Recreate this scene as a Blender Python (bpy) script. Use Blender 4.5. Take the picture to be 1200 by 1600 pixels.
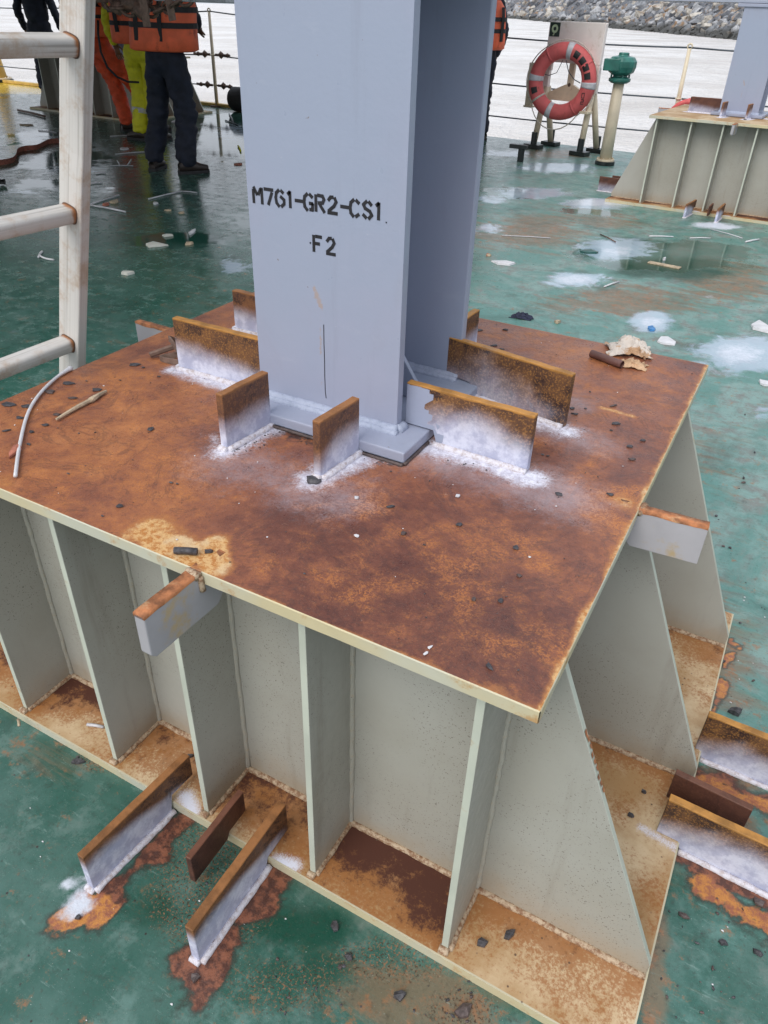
import bpy, bmesh, math, random
import numpy as np
from mathutils import Vector, Matrix, noise as mn
from math import sin, cos, pi, radians, sqrt, atan2
random.seed(7)
for o in list(bpy.data.objects): bpy.data.objects.remove(o)
SC = bpy.context.scene
COL = SC.collection
# ------------------------------------------------------------------ camera
CAM = Vector((0.1011, -0.5744, 1.3))
CR = Vector((0.8752316402718001, 0.4828865456730916, 0.028109782550624914))
CU = Vector((-0.2916272444359845, 0.48042533372495716, 0.8271306118249632))
CF = Vector((-0.3859055923018074, 0.7321284605335137, -0.5613063255540761))
FP = 1161.235
cd = bpy.data.cameras.new('camera'); cam = bpy.data.objects.new('camera', cd); COL.objects.link(cam)
cd.sensor_fit = 'VERTICAL'; cd.sensor_height = 24; cd.sensor_width = 18; cd.lens = 24 * FP / 1600
cd.clip_start = 0.02; cd.clip_end = 3000
M = Matrix((CR, CU, -CF)).transposed().to_4x4(); M.translation = CAM; cam.matrix_world = M
SC.camera = cam
SC.render.resolution_x = 768; SC.render.resolution_y = 1024
# ------------------------------------------------------------------ sky, sun, exposure
w = bpy.data.worlds.new('World'); SC.world = w; w.use_nodes = True
nt = w.node_tree; nt.nodes.clear()
wo = nt.nodes.new('ShaderNodeOutputWorld'); bg = nt.nodes.new('ShaderNodeBackground')
sky = nt.nodes.new('ShaderNodeTexSky'); sky.sky_type = 'NISHITA'; sky.sun_disc = False
SUN_EL, SUN_ROT = radians(48), radians(188)
sky.sun_elevation = SUN_EL; sky.sun_rotation = SUN_ROT; sky.air_density = 1.2; sky.dust_density = 5.0; sky.ozone_density = 1.0
hs = nt.nodes.new('ShaderNodeHueSaturation'); hs.inputs['Saturation'].default_value = 0.42
mx = nt.nodes.new('ShaderNodeMix'); mx.data_type = 'RGBA'; mx.inputs[0].default_value = 0.55
mx.inputs[7].default_value = (8.2, 8.7, 9.7, 1)          # the even cloud deck
nt.links.new(sky.outputs[0], hs.inputs['Color']); nt.links.new(hs.outputs[0], mx.inputs[6])
nt.links.new(mx.outputs[2], bg.inputs[0]); bg.inputs[1].default_value = 0.125
nt.links.new(bg.outputs[0], wo.inputs[0])
sd = bpy.data.lights.new('sun', 'SUN'); sd.energy = 1.15; sd.angle = radians(35); sd.color = (1, .96, .9)
so = bpy.data.objects.new('sun', sd); COL.objects.link(so)
sdir = Vector((sin(SUN_ROT) * cos(SUN_EL), cos(SUN_ROT) * cos(SUN_EL), sin(SUN_EL)))
so.rotation_euler = sdir.to_track_quat('Z', 'Y').to_euler()
SC.view_settings.view_transform = 'Standard'; SC.view_settings.look = 'None'
SC.view_settings.exposure = 0.32; SC.view_settings.gamma = 1.0; SC.view_settings.use_curve_mapping = False
SC.render.engine = 'CYCLES'

def at(px, py, z=0.0):
    "where the sight line through a photo pixel meets the level z"
    q = CF + CR * ((px - 600) / FP) - CU * ((py - 800) / FP)
    return CAM + q * ((z - CAM.z) / q.z)
# ------------------------------------------------------------------ shader helpers
class N:
    def __init__(s, name, space='Object'):
        s.m = bpy.data.materials.new(name); s.m.use_nodes = True; s.t = s.m.node_tree; s.t.nodes.clear()
        s.o = s.t.nodes.new('ShaderNodeOutputMaterial'); s.b = s.t.nodes.new('ShaderNodeBsdfPrincipled')
        s.t.links.new(s.b.outputs[0], s.o.inputs[0])
        if space == 'Object': s.co = s.t.nodes.new('ShaderNodeTexCoord').outputs['Object']
        else: s.co = s.t.nodes.new('ShaderNodeNewGeometry').outputs['Position']
    def L(s, a, b): s.t.links.new(a, b)
    def put(s, sock, v):
        if isinstance(v, (int, float)): sock.default_value = v
        elif isinstance(v, tuple): sock.default_value = v if len(v) != 3 or sock.type == 'VECTOR' else (*v, 1)
        else: s.L(v, sock)
    def scale(s, v, vec=None):
        n = s.t.nodes.new('ShaderNodeMapping'); s.L(vec or s.co, n.inputs[0]); n.inputs['Scale'].default_value = v; return n.outputs[0]
    def noise(s, sc, det=4, rough=.55, vec=None, dist=0, col=False):
        n = s.t.nodes.new('ShaderNodeTexNoise'); s.L(vec or s.co, n.inputs['Vector']); n.inputs['Scale'].default_value = sc
        n.inputs['Detail'].default_value = det; n.inputs['Roughness'].default_value = rough; n.inputs['Distortion'].default_value = dist
        return n.outputs['Color' if col else 'Fac']
    def voro(s, sc, out='Distance', feature='F1', vec=None, rnd=1):
        n = s.t.nodes.new('ShaderNodeTexVoronoi'); s.L(vec or s.co, n.inputs['Vector']); n.inputs['Scale'].default_value = sc
        n.feature = feature; n.inputs['Randomness'].default_value = rnd; return n.outputs[out]
    def attr(s, name):
        n = s.t.nodes.new('ShaderNodeAttribute'); n.attribute_name = name; return n.outputs['Fac']
    def math(s, op, a, b=0.0, c=0.0, clamp=False):
        n = s.t.nodes.new('ShaderNodeMath'); n.operation = op; n.use_clamp = clamp
        for i, v in enumerate((a, b, c)): s.put(n.inputs[i], v)
        return n.outputs[0]
    def ss(s, v, a, b):
        "smooth step of v between a and b"
        n = s.t.nodes.new('ShaderNodeMapRange'); n.interpolation_type = 'SMOOTHSTEP'
        s.put(n.inputs[0], v); s.put(n.inputs[1], a); s.put(n.inputs[2], b); return n.outputs[0]
    def mix(s, f, a, b, mode='MIX'):
        n = s.t.nodes.new('ShaderNodeMix'); n.data_type = 'RGBA'; n.blend_type = mode
        s.put(n.inputs[0], f); s.put(n.inputs[6], a); s.put(n.inputs[7], b); return n.outputs[2]
    def ramp(s, f, stops):
        n = s.t.nodes.new('ShaderNodeValToRGB'); s.put(n.inputs[0], f); e = n.color_ramp.elements
        while len(e) < len(stops): e.new(.5)
        for x, (p, c) in zip(e, stops): x.position = p; x.color = (*c, 1)
        return n.outputs[0]
    def bump(s, h, st=.3, d=.002, nrm=None):
        n = s.t.nodes.new('ShaderNodeBump'); n.inputs['Strength'].default_value = st; n.inputs['Distance'].default_value = d
        s.L(h, n.inputs['Height'])
        if nrm: s.L(nrm, n.inputs['Normal'])
        return n.outputs[0]
    def out(s, col, rough=.5, metal=0, nrm=None, spec=.5):
        s.put(s.b.inputs['Base Color'], col); s.put(s.b.inputs['Roughness'], rough); s.put(s.b.inputs['Metallic'], metal)
        s.put(s.b.inputs['Specular IOR Level'], spec)
        if nrm is not None: s.L(nrm, s.b.inputs['Normal'])
        return s.m
def simple(name, c, rough=.55, var=.25, sc=18, metal=0, bump=.15, dirt=None, dsc=6, damt=(.55, .75), bd=.002):
    n = N(name); a = n.noise(sc, 5); col = n.mix(n.ss(a, .3, .7), tuple(x * (1 - var) for x in c), tuple(min(1, x * (1 + var)) for x in c))
    if dirt: col = n.mix(n.ss(n.noise(dsc, 6, .65), *damt), col, dirt)
    return n.out(col, rough, metal, n.bump(n.noise(sc * 6, 3), bump, bd))
MAT = {}
WHITE = (.66, .68, .78); LAV = (.52, .54, .70)
def m_topplate():
    n = N('rusted_plate')
    A = lambda x, y: n.math('ADD', x, y)
    S = lambda x, k, o=.5: n.math('MULTIPLY', n.math('SUBTRACT', x, o), k)
    big = n.noise(2.6, 6, .62); mid = n.noise(9, 7, .7); fin = n.noise(70, 5, .78); gr = n.noise(260, 3, .8); g2 = n.noise(520, 2, .8)
    tone = A(A(n.math('ADD', n.math('MULTIPLY', big, .55), .012), n.math('MULTIPLY', mid, .45)), A(S(fin, .28), A(n.math('MULTIPLY', n.attr('warm'), .055), n.math('MULTIPLY', n.attr('maroon'), -.085))))
    col = n.ramp(tone, [(.30, (.082, .028, .021)), (.42, (.155, .054, .033)), (.50, (.230, .082, .043)), (.58, (.315, .114, .046)), (.70, (.42, .170, .066))])
    # fine bright grains of fresh oxide, denser in the orange zones
    om = n.math('MULTIPLY', n.ss(A(A(n.math('MULTIPLY', mid, .5), n.math('MULTIPLY', n.noise(21, 6, .75), .5)), n.math('MULTIPLY', n.attr('orange'), .13)), .50, .66), n.ss(gr, .42, .66))
    col = n.mix(n.math('MULTIPLY', om, .9), col, (.58, .215, .050))
    col = n.mix(n.math('MULTIPLY', n.ss(gr, .56, .70), .75), col, (.055, .022, .018))
    col = n.mix(n.math('MULTIPLY', n.ss(g2, .60, .74), .45), col, (.42, .24, .15))
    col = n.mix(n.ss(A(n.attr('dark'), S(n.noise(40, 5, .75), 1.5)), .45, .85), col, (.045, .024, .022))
    # dull water marks, scrapes and a few long scratches
    col = n.mix(n.math('MULTIPLY', n.math('MULTIPLY', n.ss(n.noise(4.2, 5, .7, None, 2.2), .485, .50), n.ss(n.noise(4.2, 5, .7, None, 2.2), .53, .502)), .35), col, (.06, .030, .026))
    col = n.mix(n.math('MULTIPLY', n.ss(n.noise(6, 6, .8, n.scale((1, 11, 1)), 1.2), .655, .70), .35), col, (.46, .29, .20))
    col = n.mix(n.math('MULTIPLY', n.ss(n.noise(30, 7, .85), .635, .68), .5), col, (.40, .26, .20))
    pmv = A(A(n.attr('paint'), S(n.noise(20, 7, .78), 1.5)), S(fin, .5))
    pc = n.mix(n.ss(n.noise(130, 4, .8), .42, .60), (.60, .37, .16), (.42, .17, .04)); pc = n.mix(n.math('MULTIPLY', n.ss(n.noise(16, 5, .7), .52, .66), .7), pc, (.62, .47, .28))
    col = n.mix(n.math('MULTIPLY', n.ss(pmv, .15, .55), .55), col, (.42, .17, .05)); col = n.mix(n.ss(pmv, .48, .82), col, pc)
    wn = A(A(S(n.noise(34, 7, .82), 1.25), S(n.noise(8, 4), .9)), S(gr, 1.0))
    col = n.mix(n.math('MULTIPLY', n.ss(A(n.attr('haze'), wn), .2, 1.3), .42), col, (.50, .45, .50))
    col = n.mix(n.ss(A(n.attr('white'), wn), .45, 1.25), col, n.mix(n.ss(n.noise(60, 5, .8), .38, .6), (.74, .75, .84), (.50, .49, .58)))
    col = n.mix(n.math('MULTIPLY', n.ss(n.noise(85, 5, .82), .58, .68), n.ss(n.attr('white'), .1, .5)), col, (.11, .07, .06))
    h = A(A(gr, n.math('MULTIPLY', fin, 1.2)), n.math('MULTIPLY', n.noise(28, 5), .8))
    return n.out(col, n.ss(A(n.noise(18, 5), S(gr, .5)), -.3, 1.5), 0, n.bump(h, .45, .0018), .45)
def m_baseplate():
    n = N('rust_stained_base')
    a = n.noise(5, 6, .65); c = n.noise(170, 4, .75); f = n.noise(400, 2, .7)
    col = n.mix(n.ss(a, .35, .62), (.56, .43, .27), (.36, .215, .095)); col = n.mix(n.math('MULTIPLY', n.ss(n.noise(15, 7, .8), .52, .66), .8), col, (.30, .15, .05))
    col = n.mix(n.math('MULTIPLY', n.ss(n.math('ADD', n.math('MULTIPLY', n.attr('rust'), .5), n.math('MULTIPLY', c, .6)), .42, .58), .75), col, (.27, .095, .022))
    col = n.mix(n.ss(n.math('ADD', n.attr('rust'), n.math('MULTIPLY', n.math('SUBTRACT', n.noise(24, 6, .85), .5), 1.5)), .58, .90), col, (.075, .026, .016))
    col = n.mix(n.ss(n.math('ADD', n.attr('white'), n.math('MULTIPLY', n.math('SUBTRACT', f, .5), .7)), .4, .9), col, WHITE)
    col = n.mix(n.ss(n.attr('edge'), .4, .6), col, (.50, .46, .33))
    col = n.mix(n.math('MULTIPLY', n.ss(n.voro(55), .16, .06), n.ss(n.noise(9, 3), .52, .6)), col, (.1, .06, .04))
    return n.out(col, .62, 0, n.bump(c, .3, .0012), .35)
def m_painted(name='grey_green_paint', c=(.365, .362, .325), k=1.0):
    n = N(name)
    col = n.mix(n.ss(n.noise(3.5, 4), .35, .7), c, tuple(x * y for x, y in zip(c, (.90, .88, .85))))
    col = n.mix(n.math('MULTIPLY', n.ss(n.noise(12, 6, .7, n.scale((1, 1, .10))), .52, .72), .42 * k), col, (.19, .165, .13))
    col = n.mix(n.math('MULTIPLY', n.ss(n.noise(330, 2, .55), .63, .70), n.math('MULTIPLY', n.ss(n.noise(4, 4), .40, .58), .80 * k)), col, (.07, .055, .045))
    sp = n.t.nodes.new('ShaderNodeSeparateXYZ'); n.L(n.co, sp.inputs[0])
    low = n.ss(n.math('ADD', sp.outputs[2], n.math('MULTIPLY', n.noise(16, 5, .7), .12)), .17, .05)
    col = n.mix(n.math('MULTIPLY', low, .6), col, (.34, .25, .15))
    return n.out(col, n.ss(n.noise(60, 3), -.9, 1.8), 0, n.bump(n.noise(140, 3, .6), .22, .0008), .45)
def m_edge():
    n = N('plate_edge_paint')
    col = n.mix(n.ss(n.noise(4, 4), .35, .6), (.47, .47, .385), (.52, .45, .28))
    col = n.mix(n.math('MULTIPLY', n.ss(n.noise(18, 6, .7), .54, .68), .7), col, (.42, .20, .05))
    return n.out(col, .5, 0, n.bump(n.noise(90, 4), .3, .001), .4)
def m_weld(name, c, c2, amt=(.45, .62), spk=(.05, .03, .02)):
    n = N(name); f = n.noise(110, 5, .75)
    col = n.mix(n.ss(f, *amt), c, c2); col = n.mix(n.math('MULTIPLY', n.ss(n.noise(320, 2), .64, .74), .75), col, spk)
    return n.out(col, .6, 0, n.bump(n.noise(150, 4, .7), .6, .002), .35)
def m_column(name='blue_grey_paint', c=(.290, .335, .435)):
    n = N(name)
    col = n.mix(n.ss(n.noise(2.5, 5), .35, .68), c, tuple(x * y for x, y in zip(c, (1.05, .98, .98))))
    col = n.mix(n.math('MULTIPLY', n.ss(n.noise(7, 5, .65, n.scale((1, 1, 2.5))), .6, .7), .25), col, (.36, .39, .48))
    col = n.mix(n.ss(n.noise(60, 2), .76, .79), col, (.20, .17, .16))
    col = n.mix(n.ss(n.math('ADD', n.attr('stain'), n.math('MULTIPLY', n.math('SUBTRACT', n.noise(90, 5, .7), .5), 1.6)), .62, .95), col, (.34, .29, .28))
    col = n.mix(n.math('MULTIPLY', n.ss(n.noise(14, 6, .7, n.scale((1, 1, .09))), .54, .72), .22), col, (.20, .22, .27))
    col = n.mix(n.math('MULTIPLY', n.ss(n.noise(33, 6, .8, n.scale((1, 1, 2.0))), .66, .70), .40), col, (.42, .44, .50))
    col = n.mix(n.math('MULTIPLY', n.ss(n.noise(3.0, 6, .7, None, 1.0), .52, .64), .14), col, (.26, .26, .30))
    hb = n.math('ADD', n.noise(160, 4, .6), n.math('MULTIPLY', n.noise(22, 4), 1.5))
    return n.out(col, n.ss(n.noise(40, 4), -.5, 1.7), 0, n.bump(hb, .22, .0014), .45)
def m_bar(name, c1, c2, top, kick=1.0, dark=(.035, .018, .016)):
    "stopper bars: rust, bright oxide on attribute top, sprayed primer on attribute white"
    n = N(name); a = n.noise(17, 6, .68); f = n.noise(260, 3, .7)
    col = n.mix(n.ss(a, .36, .62), c1, c2)
    col = n.mix(n.ss(n.noise(13, 6, .72, None, .6), .50, .62), col, dark)
    col = n.mix(n.math('MULTIPLY', n.ss(f, .5, .62), .45), col, top)
    col = n.mix(n.ss(n.math('ADD', n.attr('top'), n.math('MULTIPLY', n.math('SUBTRACT', n.noise(34, 4), .5), .9)), .4, .75), col, n.mix(n.ss(a, .4, .65), top, tuple(x * .55 for x in top)))
    wn = n.math('ADD', n.math('MULTIPLY', n.math('SUBTRACT', n.noise(16, 4, .55), .5), .75), n.math('MULTIPLY', n.math('SUBTRACT', f, .5), .18))
    col = n.mix(n.math('MULTIPLY', n.ss(n.math('ADD', n.attr('white'), wn), .20, 1.20), kick * .93), col, n.mix(n.ss(n.noise(28, 5, .7), .4, .62), (.64, .67, .80), (.42, .45, .60)))
    col = n.mix(n.ss(n.math('ADD', n.attr('grey'), n.math('MULTIPLY', n.math('SUBTRACT', n.noise(45, 5, .7), .5), .9)), .42, .55), col, (.30, .335, .44))
    return n.out(col, .55, 0, n.bump(n.math('ADD', f, n.noise(40, 5)), .35, .0015), .4)
def m_deck():
    n = N('painted_deck', 'World')
    rot = n.t.nodes.new('ShaderNodeMapping'); n.L(n.co, rot.inputs[0]); rot.inputs['Rotation'].default_value = (0, 0, .55); rot.inputs['Scale'].default_value = (.35, 2.2, 1)
    big = n.noise(1.1, 5, .6); mid = n.noise(4.5, 7, .68); m2 = n.noise(11, 7, .72); fine = n.noise(60, 6, .75); v = n.noise(260, 3, .7); st = n.noise(5, 7, .72, rot.outputs[0], .6)
    col = n.mix(n.ss(mid, .36, .62), (.022, .092, .068), (.060, .140, .115))
    col = n.mix(n.ss(m2, .50, .66), col, (.095, .175, .150))
    col = n.mix(n.math('MULTIPLY', n.ss(n.math('ADD', n.attr('pale'), n.math('MULTIPLY', n.math('SUBTRACT', m2, .5), 1.4)), .2, .9), .85), col, n.mix(n.ss(n.noise(3.1, 6, .7, None, 1.0), .40, .60), (.095, .245, .215), n.mix(n.ss(m2, .45, .6), (.205, .330, .300), (.200, .205, .190))))
    col = n.mix(n.math('MULTIPLY', n.ss(n.math('ADD', st, n.math('MULTIPLY', n.attr('brown'), .30)), .56, .74), .8), col, (.175, .130, .080))
    col = n.mix(n.math('MULTIPLY', n.ss(n.math('ADD', n.noise(17, 7, .78), n.math('MULTIPLY', n.attr('brown'), .10)), .57, .68), .85), col, (.27, .135, .065))
    col = n.mix(n.math('MULTIPLY', n.ss(fine, .60, .72), .8), col, (.17, .12, .075))
    col = n.mix(n.math('MULTIPLY', n.ss(n.noise(34, 7, .8, rot.outputs[0]), .58, .66), .45), col, (.22, .33, .30))
    col = n.mix(n.ss(n.math('ADD', n.attr('dark'), n.math('MULTIPLY', n.math('SUBTRACT', mid, .5), 1.2)), .35, .85), col, (.008, .062, .040))
    col = n.mix(n.math('MULTIPLY', n.ss(n.noise(2.2, 7, .72, None, .8), .50, .66), .55), col, (.030, .070, .055))
    col = n.mix(n.math('MULTIPLY', n.ss(n.noise(95, 5, .85), .54, .66), .50), col, (.040, .045, .032))
    col = n.mix(n.math('MULTIPLY', n.ss(n.noise(26, 8, .85), .58, .66), .35), col, (.14, .11, .065))
    grit = n.math('MULTIPLY', n.ss(v, .50, .60), n.ss(n.math('ADD', n.attr('grit'), n.math('MULTIPLY', n.math('SUBTRACT', fine, .5), .8)), .3, .7))
    col = n.mix(grit, col, n.mix(n.ss(n.noise(150, 3), .45, .55), (.05, .028, .016), (.24, .13, .07)))
    col = n.mix(n.ss(n.noise(420, 2), .70, .76), col, (.42, .48, .44))
    col = n.mix(n.math('MULTIPLY', n.ss(n.voro(34), .10, .05), n.ss(n.noise(6, 3), .50, .58)), col, (.03, .02, .018))
    rn = n.math('ADD', n.math('MULTIPLY', n.math('SUBTRACT', n.noise(24, 7, .8), .5), 1.7), n.math('MULTIPLY', n.math('SUBTRACT', n.noise(90, 4, .8), .5), .5))
    col = n.mix(n.math('MULTIPLY', n.ss(n.math('ADD', n.math('MAXIMUM', n.attr('char'), n.attr('orange')), rn), .02, .50), .75), col, (.030, .028, .020))
    col = n.mix(n.ss(n.math('ADD', n.attr('char'), rn), .42, .72), col, n.mix(n.ss(n.noise(50, 5, .7), .42, .6), (.085, .035, .024), (.24, .09, .05)))
    col = n.mix(n.ss(n.math('ADD', n.attr('orange'), rn), .42, .72), col, n.mix(n.ss(n.noise(48, 6, .8), .42, .6), (.50, .21, .05), (.28, .10, .055)))
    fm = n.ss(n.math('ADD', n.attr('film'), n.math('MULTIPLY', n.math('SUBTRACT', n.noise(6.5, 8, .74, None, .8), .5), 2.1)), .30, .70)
    col = n.mix(n.math('MULTIPLY', fm, .70), col, (.40, .49, .60))  # sky reflection of the puddles put into the colour as pale blue
    wm = n.ss(n.math('ADD', n.math('ADD', n.attr('white'), n.math('MULTIPLY', n.math('SUBTRACT', n.noise(9, 7, .75), .5), 1.3)), n.math('MULTIPLY', n.math('SUBTRACT', n.noise(70, 4, .8), .5), .7)), .35, 1.0)
    col = n.mix(wm, col, (.60, .64, .72))
    col = n.mix(n.ss(n.math('ADD', n.attr('yellow'), rn), .4, .6), col, (.62, .42, .04))
    pud = n.ss(n.math('ADD', n.attr('wet'), n.math('MULTIPLY', n.math('SUBTRACT', n.noise(2.6, 6, .65), .5), 1.9)), .36, .60)
    pud = n.math('MAXIMUM', pud, n.math('MULTIPLY', fm, .8))
    rough = n.mix(pud, n.math('ADD', n.ss(n.math('ADD', m2, n.math('MULTIPLY', fine, .4)), .15, 1.95), n.math('MULTIPLY', n.attr('pale'), .16)), (.07, .07, .07))
    near = n.mix(pud, fine, (.5, .5, .5))
    h = n.math('ADD', n.math('MULTIPLY', n.math('MAXIMUM', n.attr('char'), n.attr('orange')), n.math('MULTIPLY', n.noise(60, 6, .8), 1.6)), n.math('MULTIPLY', near, .40), n.math('MULTIPLY', n.mix(pud, m2, (.5, .5, .5)), .22))
    h = n.math('ADD', h, n.math('MULTIPLY', n.noise(3, 3), .8))
    return n.out(n.mix(n.math('MULTIPLY', n.math('SUBTRACT', pud, fm, 0, True), .55), col, (.010, .050, .034)), rough, 0, n.bump(h, .30, .004), .5)
MAT['top'] = m_topplate(); MAT['base'] = m_baseplate(); MAT['wall'] = m_painted(); MAT['edge'] = m_edge(); MAT['ribedge'] = simple('rib_edge_paint', (.46, .485, .41), .5, .08, 8, 0, .2, (.40, .30, .17), 16, (.60, .74))  # rib edge tone lightened to carry open light in the colour
MAT['weld'] = m_weld('painted_weld', (.36, .35, .30), (.40, .34, .25), (.5, .7), (.12, .09, .07)); MAT['weldrust'] = m_weld('rusty_weld', (.44, .34, .235), (.22, .12, .065), (.42, .60))
MAT['weldwhite'] = m_weld('primed_weld', (.62, .61, .67), (.44, .38, .38), (.44, .66), (.35, .28, .28)); MAT['weldblue'] = m_weld('blue_grey_weld', (.36, .40, .51), (.30, .34, .44), (.45, .62), (.24, .27, .36))
MAT['col'] = m_column(); MAT['bar'] = m_bar('rust_bar', (.085, .042, .026), (.165, .078, .032), (.46, .22, .05))
MAT['bardk'] = m_bar('dark_rust_bar', (.070, .026, .018), (.105, .042, .026), (.15, .06, .035), .6, (.05, .02, .016))
MAT['barbr'] = m_bar('brown_rust_bar', (.105, .050, .032), (.20, .090, .040), (.30, .13, .045)); MAT['barlug'] = simple('primed_lug', (.36, .35, .37), .5, .10, 9, 0, .2, (.42, .32, .19), 14, (.54, .70))
MAT['deck'] = m_deck()
MAT['black'] = simple('black_paint', (.014, .014, .015), .5); MAT['slag'] = simple('slag', (.055, .052, .058), .45, .5, 120, 0, .5)
MAT['slag2'] = simple('slag_brown', (.085, .062, .058), .5, .4, 120, 0, .5)
MAT['cream'] = simple('cream_paint', (.66, .57, .42), .45, .10, 9, dirt=(.40, .24, .12), dsc=14, damt=(.62, .76)); MAT['white'] = simple('white_paint', (.76, .70, .67), .5, .06, 6, dirt=(.45, .36, .27), dsc=5)
MAT['green'] = simple('green_paint', (.03, .16, .13), .35, .25, 12, dirt=(.02, .05, .05), dsc=9); MAT['blackfoot'] = simple('black_foot', (.012, .018, .018), .35)
MAT['ring'] = simple('ring_red', (.60, .115, .115), .6, .12, 8, dirt=(.36, .08, .06), dsc=9); MAT['tape'] = simple('reflective_tape', (.52, .52, .55), .4, .1, 30)
MAT['rope'] = simple('rope_fibre', (.52, .48, .42), .8, .2, 90); MAT['wire'] = simple('wire_rope', (.055, .07, .085), .45, .3, 90)
MAT['navy'] = simple('navy_cloth', (.010, .014, .028), .8, .35, 12, 0, .35, (.045, .045, .055), 30, (.66, .72)); MAT['orange'] = simple('orange_cloth', (.62, .075, .02), .7, .2, 14, 0, .35, (.25, .04, .02), 7)
MAT['yellow'] = simple('hivis_cloth', (.62, .60, .02), .7, .12, 14, 0, .3, (.32, .29, .05), 8); MAT['vest'] = simple('vest_orange', (.85, .15, .06), .65, .12, 10, 0, .3, (.4, .06, .03), 8)
MAT['strap'] = simple('black_webbing', (.015, .015, .017), .7); MAT['skin'] = simple('skin', (.20, .10, .065), .5, .1, 20, 0, .1)
MAT['boot'] = simple('boot_leather', (.035, .026, .022), .55, .3, 25); MAT['helmet'] = simple('helmet_shell', (.75, .75, .72), .3, .04); MAT['grey'] = simple('grey_cloth', (.3, .31, .33), .6, .1)
MAT['chain'] = simple('rusted_chain', (.12, .07, .05), .6, .4, 50, 0, .5, (.22, .10, .05), 20); MAT['brownstrap'] = simple('old_webbing', (.17, .11, .085), .85, .25, 50)
MAT['girder'] = simple('girder_paint', (.30, .33, .40), .5, .08, 5); MAT['under'] = simple('module_underside', (.055, .06, .068), .75, .3, 4)
MAT['stencil'] = simple('stencil_ink', (.010, .010, .014), .6, .3, 60); MAT['wood'] = simple('dry_wood', (.40, .32, .22), .8, .35, 60, 0, .5); MAT['brick'] = simple('brick_red', (.36, .13, .085), .85, .3, 80, 0, .5)
MAT['plastic'] = simple('white_plastic', (.60, .60, .62), .35, .08, 30); MAT['paper'] = simple('paper', (.52, .52, .47), .8, .1, 30); MAT['rag'] = simple('rag_cloth', (.60, .54, .48), .85, .12, 30, 0, .3, (.42, .26, .15), 17, (.50, .58))
MAT['pipe'] = simple('rusty_pipe', (.12, .055, .045), .55, .25, 30); MAT['bluerag'] = simple('blue_rag', (.016, .02, .045), .8, .3, 40); MAT['teal'] = simple('teal_plastic', (.01, .07, .06), .3)
MAT['yellowp'] = simple('yellow_paint', (.60, .40, .10), .5, .15, 10, 0, .2, (.4, .2, .05), 9); MAT['rubber'] = simple('rubber', (.02, .02, .022), .7, .3, 30)
MAT['alu'] = None
def m_alu(name='ladder_paint', sc=(60, 60, .5)):
    n = N(name)
    s1 = n.noise(3, 3, .5, n.scale(sc))
    col = n.mix(n.ss(s1, .4, .62), (.60, .58, .55), (.53, .51, .48))
    col = n.mix(n.math('MULTIPLY', n.ss(s1, .60, .66), .45), col, (.20, .17, .15))
    col = n.mix(n.math('MULTIPLY', n.ss(n.noise(10, 6, .75), .48, .68), .6), col, (.38, .24, .13))
    col = n.mix(n.ss(n.math('ADD', n.attr('rust'), n.math('MULTIPLY', n.math('SUBTRACT', n.noise(50, 5, .7), .5), .9)), .45, .9), col, (.34, .14, .05))
    return n.out(col, .42, 0, n.bump(s1, .2, .001), .5)
MAT['alu'] = m_alu(); MAT['rungp'] = m_alu('rung_paint', (60, .8, 60))
def m_water():
    n = N('river_water', 'World')
    a = n.noise(.9, 6, .6, n.scale((1, .5, 1))); b = n.noise(5, 5, .6, n.scale((1, .6, 1)))
    col = n.mix(n.ss(n.noise(.12, 6, .7), .35, .65), (.52, .48, .44), (.72, .70, .68))
    col = n.mix(n.math('MULTIPLY', n.ss(n.noise(1.6, 6, .75), .54, .70), .30), col, (.34, .31, .28))
    return n.out(col, .25, 0, n.bump(n.math('ADD', n.math('MULTIPLY', a, 1.0), n.math('MULTIPLY', b, .5)), .8, .30), .5)
MAT['water'] = m_water()
def m_rock(i, c):
    n = N('bank_rock_%s' % 'abcd'[i], 'World'); col = n.mix(n.ss(n.noise(1.1, 5, .7), .35, .65), c, tuple(x * .5 for x in c))
    col = n.mix(n.ss(n.noise(.6, 4), .56, .66), col, (.25, .17, .11))
    sp = n.t.nodes.new('ShaderNodeSeparateXYZ'); n.L(n.co, sp.inputs[0])
    col = n.mix(n.ss(n.math('ADD', sp.outputs[2], n.math('MULTIPLY', n.noise(.3, 4), 2.0)), 1.6, .6), col, (.055, .057, .055))
    return n.out(col, .8, 0, n.bump(n.noise(3, 5), .5, .2))
ROCKM = [m_rock(i, c) for i, c in enumerate([(.25, .265, .29), (.42, .43, .45), (.13, .14, .16), (.50, .47, .42)])]
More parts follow.
